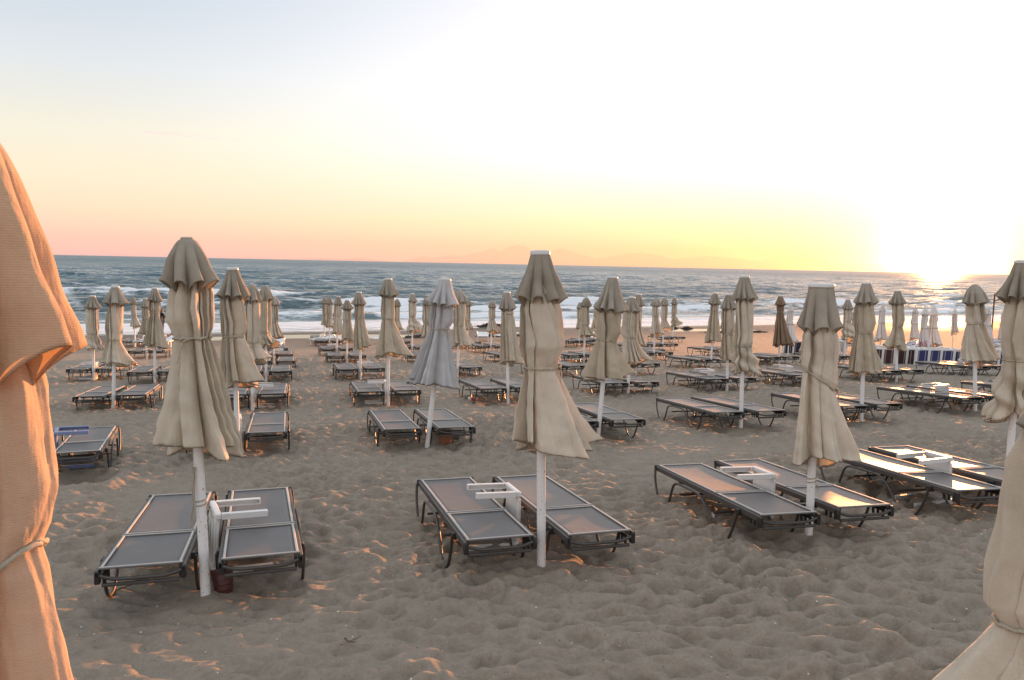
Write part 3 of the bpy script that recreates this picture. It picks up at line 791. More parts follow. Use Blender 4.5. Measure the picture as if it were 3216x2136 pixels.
# the two big ones right beside the camera
def at(az, d): return d * math.sin(VIEW + R_(az)), d * math.cos(VIEW + R_(az))
xl, yl = at(-34.5, 2.02)
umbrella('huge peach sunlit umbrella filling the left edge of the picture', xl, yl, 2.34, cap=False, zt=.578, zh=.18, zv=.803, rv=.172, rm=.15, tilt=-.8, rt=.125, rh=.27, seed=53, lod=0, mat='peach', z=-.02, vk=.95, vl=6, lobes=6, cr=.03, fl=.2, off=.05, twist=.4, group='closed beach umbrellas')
xr, yr = at(37.1, 2.62)
umbrella('big beige umbrella filling the bottom right corner, cord high on its waist', xr, yr, 2.02, zt=.54, zh=.14, zv=.82, rv=.15, vfl=0, rm=.205, rt=.20, rh=.56, As=.62, lobes=7, sgn=1, twist2=0, seed=61, lod=0, z=-.02, fl=.45, fd=math.pi - VIEW, off=.16, twist=.5)
R2U = [  # second row
 ('narrow beige umbrella with pleated skirt, just right of the tall domed one', .76, 11.27, 2.60, -.8, dict(zt=.642, zh=.375, zv=.860, rv=.205, rm=.175, rt=.150, rh=.265, seed=71, lobes=10, fl=.25, off=.04)),
 ('pale grey bleached umbrella with wide cone skirt, its pole leaning right', 3.29, 10.61, 2.48, 5.6, dict(zt=.714, zh=.385, zv=.865, rv=.215, rm=.19, rt=.155, rh=.385, seed=72, mat='greyish', fl=.05, off=.0, twist=.15, lean_f=.6, tilt=-.2)),
 ('beige umbrella with long vent flap, pole leaning right, just right of the middle one', 5.91, 10.27, 2.52, 3.4, dict(zt=.614, zh=.385, zv=.81, rv=.235, rm=.215, rt=.165, rh=.325, seed=73, blow=.5, fl=.1, off=.03)),
 ('slim beige umbrella tied low with bunched hem, fourth in the second row', 8.56, 10.17, 2.55, -1.4, dict(zt=.553, zh=.385, zv=.862, rv=.19, rm=.16, rt=.15, rh=.205, seed=74, bunch=1., double=True)),
 ('beige umbrella with one hem corner blown right, behind the slanting cord one', 11.02, 9.96, 2.46, -1.6, dict(zt=.648, zh=.36, zv=.868, rv=.19, rm=.17, rt=.15, rh=.27, seed=75, blow=.8, fl=.1, off=.02)),
 ('domed beige umbrella with wide skirt, between the pool of loungers and right edge', 13.96, 9.97, 2.46, -4.7, dict(zt=.698, zh=.385, zv=.868, rv=.20, rm=.165, rt=.15, rh=.29, seed=76, cap=False, dome=True, blow=.2, fl=.15, off=.07)),
]
R2U[5] = ('domed beige umbrella with wide skirt, near the right edge below the sun', *R2U[5][1:])
R3U = [
 ('beige umbrella with sunlit pleated hem, furthest left of the third row', -1.17, 17.18, 2.50, 2.6, dict(zt=.574, zh=.38, zv=.873, rv=.20, rm=.165, rt=.135, rh=.28, seed=81, blow=.4, fl=.15, off=.04)),
 ('domed beige umbrella half hidden behind the narrow pleated one', 1.39, 16.29, 2.53, .5, dict(zt=.54, zh=.385, zv=.876, rv=.17, rm=.16, rt=.13, rh=.22, seed=82, cap=False, dome=True, fl=.3, off=.08)),
 ('beige umbrella with neat cone skirt left of the bleached grey one', 4.02, 15.69, 2.65, -.3, dict(zt=.685, zh=.40, zv=.878, rv=.185, rm=.155, rt=.14, rh=.30, seed=83, blow=.3, fl=.1, off=.03)),
 ('straight beige umbrella tied just below its vent, left of the middle one', 6.51, 15.19, 2.38, -1.8, dict(zt=.80, zh=.35, zv=.86, rv=.175, rm=.155, rt=.15, rh=.235, seed=84, fl=.25, off=.03)),
 ('beige umbrella with hem blown out right, behind the long vent flap one', 9.43, 15.08, 2.28, .2, dict(zt=.596, zh=.345, zv=.87, rv=.20, rm=.19, rt=.16, rh=.27, seed=85, blow=.9, fl=.15, off=.05)),
 ('beige umbrella standing just left behind the slim bunched one', 12.10, 14.94, 2.35, -1.4, dict(zt=.593, zh=.34, zv=.863, rv=.19, rm=.175, rt=.15, rh=.24, seed=86, fl=.2)),
 ('beige umbrella mostly hidden behind the slanting cord one', 14.66, 15.0, 2.40, 0, dict(zt=.62, zh=.37, zv=.87, rv=.19, rm=.17, rt=.15, rh=.27, seed=87)),
 ('beige umbrella with hem blown left, below the sun in the third row', 17.70, 14.93, 2.47, -3, dict(zt=.61, zh=.375, zv=.87, rv=.20, rm=.17, rt=.145, rh=.27, seed=88, blow=.6, fl=.1, fd=math.pi - VIEW, off=.05)),
]
R4U = [
 ('slim beige umbrella with bunched hem, nearest the sunlit peach one', -2.18, 25.0, 2.42, 1, dict(zt=.55, zh=.37, rv=.20, rm=.17, rt=.15, rh=.24, seed=91, fl=.35, off=.06, bunch=.7)),
 ('beige umbrella with pleated cone skirt left of the tall domed one', -.55, 23.24, 2.61, 1.3, dict(zt=.733, zh=.38, zv=.878, rv=.19, rm=.165, rt=.13, rh=.29, seed=92, lobes=10, fl=.2, off=.02)),
 ('beige umbrella behind the half hidden domed one, its skirt blown right', 2.24, 22.0, 2.66, 0, dict(zt=.52, zh=.38, rv=.19, rm=.165, rt=.14, rh=.24, seed=93, blow=.8, fl=.2, off=.08, cap=False, dome=True, bunch=.8)),
 ('beige umbrella with white cap, rightmost of the cluster of five left of centre', 4.80, 21.84, 2.50, -1.5, dict(zt=.704, zh=.36, zv=.87, rv=.19, rm=.16, rt=.135, rh=.26, seed=94, fl=.2, off=.03)),
 ('beige umbrella peeping out right behind the bleached grey one', 7.40, 21.0, 2.56, 1, dict(zt=.60, zh=.37, rv=.19, rm=.175, rt=.15, rh=.25, seed=95, fl=.4, off=.08, cap=False, dome=True)),
 ('beige umbrella half hidden behind the one with hem blown out right', 12.75, 20.0, 2.44, 0, dict(zt=.6, zh=.37, rv=.18, rm=.16, rt=.15, rh=.25, seed=96)),
 ('beige umbrella tied high with long pleats, left of the slim bunched one', 16.04, 20.67, 2.50, .8, dict(zt=.77, zh=.37, rv=.185, rm=.165, rt=.15, rh=.29, seed=97, fl=.15, off=.01)),
 ('brown umbrella with wide plain skirt, the only dark brown one', 18.87, 20.66, 2.42, -1.5, dict(zt=.77, zh=.29, zv=.88, rv=.17, rm=.15, rt=.13, rh=.37, seed=98, mat='brown', fl=.25, off=.07, twist=.1, lean_f=.5)),
]
FARU = [
 ('small beige umbrella near the water, leftmost of the distant ones', -1.92, 44.17, 2.54, -1),
 ('small beige umbrella half hidden behind the pleated cone skirt one at left', -1.11, 35., 2.48, 0),
 ('small beige umbrella furthest right in the cluster left of the bare sand lane', 3.33, 30., 2.49, 1),
 ('small beige umbrella leftmost of the cluster left of centre', 7.63, 44., 2.55, 0),
 ('small beige umbrella second from left in the cluster left of centre', 7.34, 40.84, 2.60, 0),
 ('small beige umbrella third from left in the cluster left of centre', 6.29, 33.32, 2.55, 1.5),
 ('small short beige umbrella fourth from left in the cluster left of centre', 5.65, 28.01, 2.34, .3),
 ('small beige umbrella touching the neat cone skirt one on its right', 10.3, 38.5, 2.5, 0),
 ('small beige umbrella with blown hem, alone left of the bleached grey one', 9.46, 32.81, 2.66, 0),
 ('small beige umbrella peeping out left behind the bleached grey one', 8.31, 27., 2.51, 1),
 ('small beige umbrella second out right behind the bleached grey one', 13.18, 36., 2.44, 0),
 ('small beige umbrella alone left of the one tied just below its vent', 12.96, 32.33, 2.37, .8),
 ('small short beige umbrella leftmost of two right of the middle front one', 18.91, 35.08, 2.29, 0),
 ('small beige umbrella second of two right of the middle front one', 13.49, 24.62, 2.41, .5),
 ('small beige umbrella peeping out left behind the long vent flap one', 20.4, 36., 2.35, 0),
 ('small beige umbrella leftmost of three in the gap right of centre', 16.50, 24.67, 2.40, 0),
 ('small beige umbrella middle of three in the gap right of centre', 20.58, 30.07, 2.47, 0),
 ('small beige umbrella with blown hem, rightmost of three right of centre', 25.78, 36.70, 2.58, 0),
 ('small beige umbrella showing only its hem left of the one blown right', 21.15, 20., 2.29, 0),
]
U_ALL = []
for lab, x, y, H, ln, kw in R2U + R3U + R4U:
    umbrella(lab, x, y, H, lean=ln, lod=1, **kw); U_ALL.append((x, y))
rg = random.Random(12)
for k, (lab, x, y, H, ln) in enumerate(FARU):
    blown = 'blown' in lab
    umbrella(lab, x, y, H, lean=ln, lod=2, seed=140 + k, zt=rg.uniform(.56, .72), zh=rg.uniform(.36, .42), zv=rg.uniform(.86, .885), rv=rg.uniform(.17, .2), rm=rg.uniform(.15, .18), rt=.14,
             rh=rg.uniform(.22, .30), fl=.3 if blown else rg.uniform(.05, .3), blow=.9 if blown else rg.choice([0, 0, .3, .5]), off=.08 if blown else .03, bunch=.8 if blown else 0, cap=rg.random() < .5, dome=rg.random() < .5)

# loungers: one pair at each pole
pair(.16, 5.71, 6.5, 'under the tall domed umbrella in front'); pair(2.57, 5.27, 8.5, 'under the middle umbrella of the front row')
pair(5.01, 5.01, 10.5, 'under the slanting cord umbrella at right front'); pair(7.22, 4.92, 10., 'at the right edge in front')
names2 = ['at the narrow pleated umbrella', 'at the leaning pale grey umbrella', 'at the long vent flap umbrella', 'at the slim bunched umbrella', 'behind the slanting cord umbrella at right', 'at the domed umbrella below the sun']
for (lab, x, y, H, ln, kw), nm in zip(R2U, names2): pair(x, y, 8 if x > 1 else 6, nm)
names3 = ['at the furthest left umbrella of the third row', 'at the half hidden domed umbrella', 'at the cone skirt umbrella left of the grey one', 'at the umbrella tied below its vent',
          'at the umbrella with hem blown out right', 'behind the slim bunched umbrella', 'left of the slanting cord umbrella, third row', 'with a low sun sheen, third row right']
for (lab, x, y, H, ln, kw), nm in zip(R3U, names3): pair(x, y, 7, nm)
names4 = ['nearest the peach umbrella, fourth row', 'at the pleated cone skirt umbrella at left', 'in the left column along the sand lane, fourth row', 'in the column left of centre, fourth row',
          'right behind the pale grey umbrella', 'behind the umbrella with hem blown out right', 'at the high tied umbrella right of centre', 'at the brown umbrella']
for (lab, x, y, H, ln, kw), nm in zip(R4U, names4): pair(x, y, 7, nm)
namesf = ['at the leftmost distant umbrella', 'at the second distant umbrella from left', 'in the left column along the lane, fifth row', 'furthest back in the column left of centre', 'second furthest in the column left of centre',
          'third furthest in the column left of centre', 'fourth furthest in the column left of centre', 'behind the neat cone skirt umbrella, distant', 'at the lone blown umbrella left of the grey one',
          'peeping left behind the pale grey umbrella', 'distant, second right behind the grey umbrella', 'at the lone small umbrella left of the middle one', 'at the first small umbrella right of the middle one',
          'at the second small umbrella right of the middle one', 'distant, behind the long vent flap umbrella', 'at the leftmost of three small umbrellas', 'at the middle of three small umbrellas', 'at the rightmost of three small umbrellas', 'behind the umbrella blown right below the sun']
for (lab, x, y, H, ln), nm in zip(FARU, namesf): pair(x, y, 7, nm)
# pairs whose umbrella is out of sight
pair(-1.48, 10.62, 1.5, 'with the blue table at the left edge'); pair(2.9, 26.2, 7, 'along the lane at left, behind the fourth row'); pair(3.75, 34.6, 7, 'in the left column along the lane, last')
pair(10.3, 20.2, 7, 'hidden by the middle front umbrella, fourth row'); pair(11.3, 26., 7, 'between lone small umbrella and middle one'); pair(21.2, 14.9, 7, 'near the blue striped loungers'); pair(16.6, 10.0, 8, 'at the right edge, second row')
pair(17.3, 26.3, 7, 'empty of any umbrella right of centre, near'); pair(18.4, 30.6, 7, 'empty of any umbrella right of centre, far'); pair(20.3, 25.3, 7, 'behind the brown umbrella')

# side tables
table(.16, 5.71, 6.5, 1, 'white side table frame stained blue, arms over the front left loungers', .66, extra=9)
table(2.57, 5.27, 8.5, -1, 'white side table frame between the two middle front loungers', .74, dx=-.05)
table(5.01, 5.01, 10.5, -1, 'white side table frame between the right front loungers, feet showing below', .68, dx=-.05)
table(7.22, 4.92, 10., -1, 'white side table frame with dark arm ends at the right edge', .66)
table(-1.48, 10.62, 1.5, 1, 'blue side table frame by the leftmost near lounger', .75, 1, dx=.02)
table(.76, 11.27, 6, -1, 'white side table beside the narrow pleated umbrella pole', .45)
table(1.39, 16.29, 7, 1, 'white side table behind the half hidden domed umbrella pole', .45, extra=8)
table(4.02, 15.69, 7, -1, 'white side table left of the neat cone skirt umbrella pole', .5)
table(4.80, 21.84, 7, 1, 'white side table at the white capped umbrella left of centre', .4, extra=10)
table(6.29, 33.32, 7, -1, 'small white side table among the distant loungers left of centre', .4)
table(9.43, 15.08, 7, 1, 'white side table skewed between loungers behind the long vent flap umbrella', .6, extra=25)
table(12.10, 14.94, 7, -1, 'white side table on the loungers behind the slim bunched umbrella', .75)
table(14.66, 15.0, 7, -1, 'white side table just left of the slanting cord umbrella', .8)
table(13.96, 9.97, 8, -1, 'white side table with sunlit top at the domed umbrella below the sun', .8)
table(-2.18, 25., 7, -1, 'white side table with one orange sunlit face, far left', .3)
table(21.2, 14.9, 7, -1, 'white side table standing before the blue striped loungers', .5)
table(3.33, 30., 7, 1, 'white side table in the left column of loungers along the lane', .4)

# ------------------------------------------------------------------ pots, bottle, twigs
def pot(name, x, y, s, mat, label, tilt=0., az=0., z=0.):
    r = empty(name, (x, y, gz(x, y) + z), (0, 0, 0)); r.rotation_euler = (Matrix.Rotation(tilt, 4, Vector((math.cos(az), math.sin(az), 0)))).to_euler()
    tag(r, label, 'pot')
    b = MB(); b.lathe([(.0001, 0), (.066 * s, 0), (.07 * s, .008), (.088 * s, .06), (.098 * s, .13), (.098 * s, .17), (.090 * s, .17), (.086 * s, .12), (.07 * s, .03), (.0001, .02)], 28)
    for q in (.045, .085, .12): b.lathe([((.086 + .1 * (q - .05)) * s, q - .004), ((.092 + .1 * (q - .05)) * s, q), ((.086 + .1 * (q - .05)) * s, q + .004)], 28)
    b.build('body', mat, r, smooth=40)
    m = MB(); m.lathe([(.090 * s, .166), (.104 * s, .166), (.108 * s, .176), (.108 * s, .196), (.100 * s, .203), (.090 * s, .199), (.089 * s, .166)], 28); m.build('rim', mat, r, smooth=40)
    return r
pot('flower_pot', 3.60, 10.72, 1.0, M['terracotta'], 'terracotta pot on the sand under the leaning pale grey umbrella')
pot('flower_pot', .285, 5.74, .74, M['maroon'], 'dark red glazed pot tipped on the sand by the front left pole', tilt=-.35, az=.2, z=-.02)
def bottle():
    x, y = 5.85, 15.88; r = empty('plastic_bottle', (x, y, gz(x, y) + .05), (math.pi / 2, 0, R_(75)))
    tag(r, 'small milky bottle with red end lying on the bare sand', 'bottle')
    b = MB(); b.lathe([(.0001, 0), (.042, .002), (.046, .02), (.044, .08), (.046, .15), (.036, .19), (.018, .215), (.016, .235)], 18); b.build('body', M['clear'], r)
    c = MB(); c.lathe([(.047, .085), (.0475, .085), (.0475, .145), (.047, .145)], 18); c.build('label_band', M['red_label'], r)
    c = MB(); c.lathe([(.020, .232), (.020, .255), (.0001, .257)], 14); c.build('bottle_cap', M['red_label'], r)
bottle()
def twig(x, y, l, a, label, seed):
    rg_ = random.Random(seed); b = MB(); pts = []
    for k in range(7):
        t = k / 6; pts.append((l * (t - .5), .12 * l * math.sin(3 * t + seed) + .01 * rg_.uniform(-1, 1), .012 + .25 * l * t * t))
    b.tube(pts, [.007, .007, .006, .006, .005, .004, .002], 6); b.tube([pts[3], (pts[3][0] + .04, pts[3][1] + .06, pts[3][2] + .03)], [.004, .002], 5)
    o = b.build('twig', M['wood']); o.location = (x, y, gz(x, y) + .015); o.rotation_euler = (0, 0, a); tag(o, label, 'twig')
twig(.94, 4.52, .14, -1.2, 'small curled twig on the sand in front of the domed umbrella', 3)
twig(-.36, 6.1, .12, .6, 'short dark twig on the sand left of the front left loungers', 8)
twig(5.35, 3.3, .10, .2, 'tiny twig on the ridged sand below the right front loungers', 5)
def chips():
    rg_ = random.Random(4); b = MB()
    for k in range(420):
        az = VIEW + R_(rg_.uniform(-36, 36)); d = 3.4 + 9 * rg_.random() ** 1.5; x, y = d * math.sin(az), d * math.cos(az)
        z = gz(x, y) + float(ripples(np.array([x]), np.array([y]))[0]); s = rg_.uniform(.003, .009)
        Mx = Matrix.Translation((x, y, z + s * .3)) @ Matrix.Rotation(rg_.uniform(0, 6), 4, 'Z') @ Matrix.Rotation(rg_.uniform(-.5, .5), 4, 'X')
        b.lathe([(.0001, s * .5), (s * .6, s * .42), (s, 0), (s * .5, -s * .3)], 6, Mx)
    o = b.build('shell_fragments', M['shell']); tag(o, 'scattered shell chips and pebbles in the near sand', 'shells', kind='stuff')
chips()

# ------------------------------------------------------------------ seaweed and driftwood near the water
def heap(x, y, w, h, label, n, seed, name='seaweed_heap', mat='weed'):
    rg_ = random.Random(seed); b = MB()
    for k in range(n):
        a = rg_.uniform(0, 6.28); d = w * math.sqrt(rg_.random()) * .5; px, py = d * math.cos(a), d * math.sin(a) * .5
        hh = h * (1 - (d / (w * .5)) ** 2) * rg_.uniform(.3, 1); l = rg_.uniform(.12, .35) * w * .5; q = rg_.uniform(0, 6.28)
        b.tube([(px - l * math.cos(q), py - l * math.sin(q), hh * .2), (px, py, hh + .03), (px + l * math.cos(q), py + l * math.sin(q), hh * .3)], [.01, .035, .008], 5)
    m, ne = 7, 18
    X = []; 
    for i in range(m):
        t = i / (m - 1); 
        for k in range(ne):
            q = 2 * math.pi * k / ne; rr_ = w * .5 * (1 - t) * (1 + .25 * math.sin(3 * q + seed) * rg_.random())
            X.append((rr_ * math.cos(q), rr_ * math.sin(q) * .5, h * .75 * (1 - (1 - t) ** 2) - .03))
    b.add(X, [(i * ne + k, i * ne + (k + 1) % ne, (i + 1) * ne + (k + 1) % ne, (i + 1) * ne + k) for i in range(m - 1) for k in range(ne)])
    o = b.build(name, M[mat]); o.location = (x, y, gz(x, y)); tag(o, label, 'seaweed', 'dark seaweed heaps along the waterline'); return o
heap(14.3, 47.8, 2.2, .22, 'flat dark seaweed heap on the damp sand left of the bleached grey umbrella', 60, 1)
heap(22.9, 57.0, 2.6, .40, 'biggest dark seaweed mound at the water edge left of the middle umbrella', 70, 2)
heap(19.6, 47.5, 3.4, .10, 'thin scatter of seaweed below the big mound', 60, 3)
heap(35.3, 52.6, .9, .22, 'small dark seaweed tuft, leftmost of three on the bright wash', 24, 4)
heap(36.8, 52.6, 1.1, .14, 'small low seaweed tuft, middle of three on the bright wash', 24, 5)
heap(38.0, 52.2, 1.0, .26, 'small dark seaweed tuft, rightmost of three on the bright wash', 24, 6)
heap(38.5, 46.5, 5.0, .06, 'long thin line of dry seaweed on the orange sand at right', 70, 7)

# ------------------------------------------------------------------ white plastic loungers by the water
def make_white():
    r = empty('plastic_lounger'); b = MB()
    for k in range(15): b.box((0, .06 + k * .092, .31), (.58, .078, .022), bev=.006)
    for s in (-1, 1): b.box((s * .30, .68, .305), (.045, 1.36, .07), bev=.012)
    b.build('bed', M['plastic'], r)
    b = MB(); Mx = Matrix.Translation((0, 1.38, .32)) @ Matrix.Rotation(R_(8), 4, 'X')
    for k in range(6): b.box((0, .05 + k * .092, 0), (.56, .078, .022), Mx, bev=.006)
    for s in (-1, 1): b.box((s * .29, .29, -.003), (.04, .60, .06), Mx, bev=.012)
    b.build('backrest', M['plastic'], r)
    for s in (-1, 1):
        for yy in (.18, 1.42):
            l = MB(); l.box((s * .30, yy, .135), (.075, .10, .27), bev=.015); l.box((s * .30, yy, .012), (.09, .13, .024), bev=.006); l.build('leg', M['plastic'], r)
        a = MB(); a.tube(arc([(s * .32, .95, .30), (s * .35, .98, .50), (s * .35, 1.34, .50), (s * .32, 1.40, .30)], .10, 5), .026, 8); a.build('armrest', M['plastic'], r)
    return r
W0 = make_white(); W0K = kid_map(W0); usedw = []
def white(x, y, yaw, label):
    o = W0 if not usedw else copy_tree(W0, W0K); usedw.append(o)
    o.location = (x, y, gz(x, y)); o.rotation_euler = (0, 0, -R_(yaw)); tag(o, label, 'lounger', 'white plastic loungers near the water')
white(6.75, 42.3, 48, 'white plastic lounger by the tide pool, leftmost of three left of centre')
white(7.95, 42.9, 44, 'white plastic lounger by the tide pool, middle of three left of centre')
white(9.95, 42.2, 52, 'white plastic lounger by the tide pool, right of the small umbrella cluster')
white(16.5, 42.4, 20, 'white plastic lounger with arm loop up, left of the middle front umbrella')
white(17.6, 42.9, 60, 'white plastic lounger beside the small umbrella left of the middle one')
white(-1.75, 43.6, 30, 'white plastic lounger at the leftmost distant umbrella')
white(-.6, 43.4, 20, 'white plastic lounger mostly hidden left of the tall domed umbrella')
white(4.3, 38.6, 14, 'white plastic lounger ending the left column along the lane')
white(21.8, 39.5, 30, 'white plastic lounger just right of the middle front umbrella')
white(25.0, 39.8, 40, 'white plastic lounger behind the long vent flap umbrella')
def sack():
    b = MB(); x, y = -4.75, 42.6
    m, n = 9, 16; vs = []
    for i in range(m):
        t = math.pi * i / (m - 1)
        for k in range(n):
            q = 2 * math.pi * k / n; rr_ = math.sin(t) * (1 + .12 * math.sin(3 * q + i))
            vs.append((.33 * rr_ * math.cos(q), .22 * rr_ * math.sin(q), .16 - .17 * math.cos(t)))
    b.add(vs, [(i * n + k, i * n + (k + 1) % n, (i + 1) * n + (k + 1) % n, (i + 1) * n + k) for i in range(m - 1) for k in range(n)])
    b.tube([(.30, 0, .2), (.38, .02, .26), (.42, .05, .22)], [.05, .04, .05], 7)
    o = b.build('sack', M['plastic'], smooth=80); o.location = (x, y, gz(x, y)); tag(o, 'round white sack lying on the sand beside the peach umbrella', 'sack')
sack()

# ------------------------------------------------------------------ white framed striped loungers tipped on their sides, far right
def make_folding(mat):
    r = empty('striped_lounger'); b = MB(); w, l = .56, 1.75
    for s in (-1, 1): b.box((s * w / 2, l / 2, .0), (.055, l, .045), bev=.01)
    for yy in (.03, .46, .88, 1.32, l - .03):
        b.box((0, yy, -.012), (w - .05, .085, .03), bev=.006); b.box((0, yy, .046), (w - .05, .085, .024), bev=.006)
    b.build('frame', M['plastic'], r)
    f = MB(); f.box((0, l / 2, .028), (w - .07, l - .12, .008)); f.build('sling', mat, r)
    for s in (-1, 1):
        for yy in (.28, 1.40):
            g = MB(); g.tube(arc([(s * w / 2, yy - .12, -.02), (s * w / 2, yy - .05, -.30), (s * w / 2, yy + .10, -.30), (s * w / 2, yy + .18, -.02)], .07, 4), .022, 8); g.build('leg', M['plastic'], r)
    return r
FS = [make_folding(M['blue_stripe']), make_folding(M['dark_stripe']), make_folding(M['navy'])]; FK = [kid_map(f) for f in FS]; usedf = {0: 0, 1: 0, 2: 0}
def folding(x, y, yaw, label, kind=0, tip=86, h=None, dz=0.):
    o = FS[kind] if not usedf[kind] else copy_tree(FS[kind], FK[kind]); usedf[kind] += 1
    z = gz(x, y) + (.29 if tip > 45 else .33) + dz
    o.location = (x, y, z); o.rotation_euler = (Matrix.Rotation(-R_(yaw), 4, 'Z') @ Matrix.Rotation(R_(tip), 4, 'Y')).to_euler()
    tag(o, label, 'lounger', 'white framed striped loungers stacked at the right')
# yaw 113 lays their length across the view
folding(23.2, 18.9, 113, 'blue striped lounger tipped on its side, nearest below the lettered white umbrella', 0, 94)
folding(24.5, 18.2, 112, 'blue striped lounger on its side, right half hidden by the domed umbrella', 0, 94)
folding(23.7, 19.7, 110, 'blue striped lounger on its side just behind the nearest blue one', 0, 94)
folding(22.3, 20.0, 112, 'maroon striped lounger on its side left of the blue ones', 1, 94)
folding(23.6, 21.2, 111, 'maroon striped lounger on its side in the second rank at right', 1, 94)
folding(23.9, 26.0, 113, 'navy striped lounger on its side right of the brown umbrella', 2, 94)
folding(24.9, 25.4, 40, 'navy striped lounger end on, beside the slanting cord umbrella', 2, 94)
folding(25.4, 29.8, 30, 'navy striped lounger end on, left of the brown umbrella', 2, 94)
folding(25.4, 24.0, 40, 'navy striped lounger between the slanting cord umbrella and the one blown right', 2, 94)
for k, (x, y, yaw, lab) in enumerate([(26.2, 22.0, 70, 'flat white framed lounger under the lettered white umbrella'), (28.5, 23.0, 60, 'flat white framed lounger behind the second white umbrella from the sun'),
        (30.4, 21.6, 75, 'flat white framed lounger right of the domed umbrella, nearer'), (32.6, 22.8, 70, 'flat white framed lounger right of the domed umbrella, farther'),
        (29.2, 20.0, 100, 'flat white framed lounger low behind the domed umbrella skirt'), (27.0, 25.5, 60, 'flat white framed lounger furthest back under the white umbrellas')]):
    folding(x, y, yaw, lab, 0, 4)
    folding(x + .1, y + .15, yaw + 4, lab.replace('flat white framed', 'upper white'), 0, 5, dz=.16)

# white umbrellas
WU = [(1, 'white umbrella right beside the brown one', 23.3, 25.0, 2.17, .32), (2, 'white umbrella leftmost of the pair right of the one blown right', 26.9, 25., 2.05, .26), (3, 'white umbrella second of the pair right of the one blown right', 28.5, 25., 2.14, .26),
      (4, 'white umbrella half hidden behind the umbrella blown left', 30.5, 25., 2.05, .22), (5, 'white umbrella with purple letters on its hem', 24.92, 20., 2.04, .26), (6, 'white umbrella close behind the lettered one', 31.9, 25.2, 2.06, .26),
      (7, 'white umbrella with wide skirt right of the lettered one', 25.9, 20.4, 2.02, .30), (8, 'white umbrella with short canopy high on its pole', 33.08, 25., 1.96, .19), (9, 'white umbrella half hidden left of the domed umbrella', 27.6, 20.2, 2.0, .26),
      (10, 'white umbrella half hidden right of the domed umbrella', 31.4, 22.2, 2.0, .24), (11, 'white umbrella against the last big umbrella at right', 33.6, 23.0, 1.95, .24)]
for k, lab, x, y, H, rh in WU:
    short = k == 8
    o = umbrella(lab, x, y, H, lod=2, seed=300 + k, mat='white_cloth', cap=False, zt=.60 if not short else .78, zh=.27 if not short else .40, zv=.86, rv=.13, rm=.145, rt=.155 if not short else .14, rh=rh, fl=.15, off=.02, pr=.022, cr=.03, group='closed white umbrellas', lobes=8)
    b = MB(); b.lathe([(.0001, H + .07), (.012, H + .06), (.016, H + .02), (.012, H - .02), (.02, H - .04)], 10); b.build('finial', M['plastic'], o)
    if k == 5:
        tx = bpy.data.curves.new('hem_lettering', 'FONT'); tx.body = 'AS'; tx.size = .26; tx.extrude = .004; tx.align_x = 'CENTER'
        t = bpy.data.objects.new('tmp', tx); COL.objects.link(t); dg = bpy.context.evaluated_depsgraph_get()
        me = bpy.data.meshes.new_from_object(t.evaluated_get(dg)); bpy.data.objects.remove(t); me.name = 'hem_lettering'
        q = link('hem_lettering', me, M['print'], o); a = -math.pi / 2 - R_(51)
        q.location = (.27 * math.cos(a), .27 * math.sin(a), .62); q.rotation_euler = (R_(84), 0, a + math.pi / 2)
def gallows():
    x, y = 33.0, 23.1; r = empty('shower_pole', (x, y, gz(x, y))); r.rotation_euler = (0, 0, -VIEW - .3)
    tag(r, 'thin rusty pole with a curved arm standing by the water at right', 'pole')
    b = MB(); b.tube([(0, 0, -.2), (0, 0, 2.55)], .03, 8); b.build('post', M['rust'], r)
    b = MB(); b.tube(arc([(0, 0, 2.25), (.35, 0, 2.42), (1.1, 0, 2.38)], .3, 6), .022, 8); b.tube([(0, 0, 2.18), (1.1, 0, 2.2)], .016, 8); b.build('arm', M['rust'], r)
gallows()

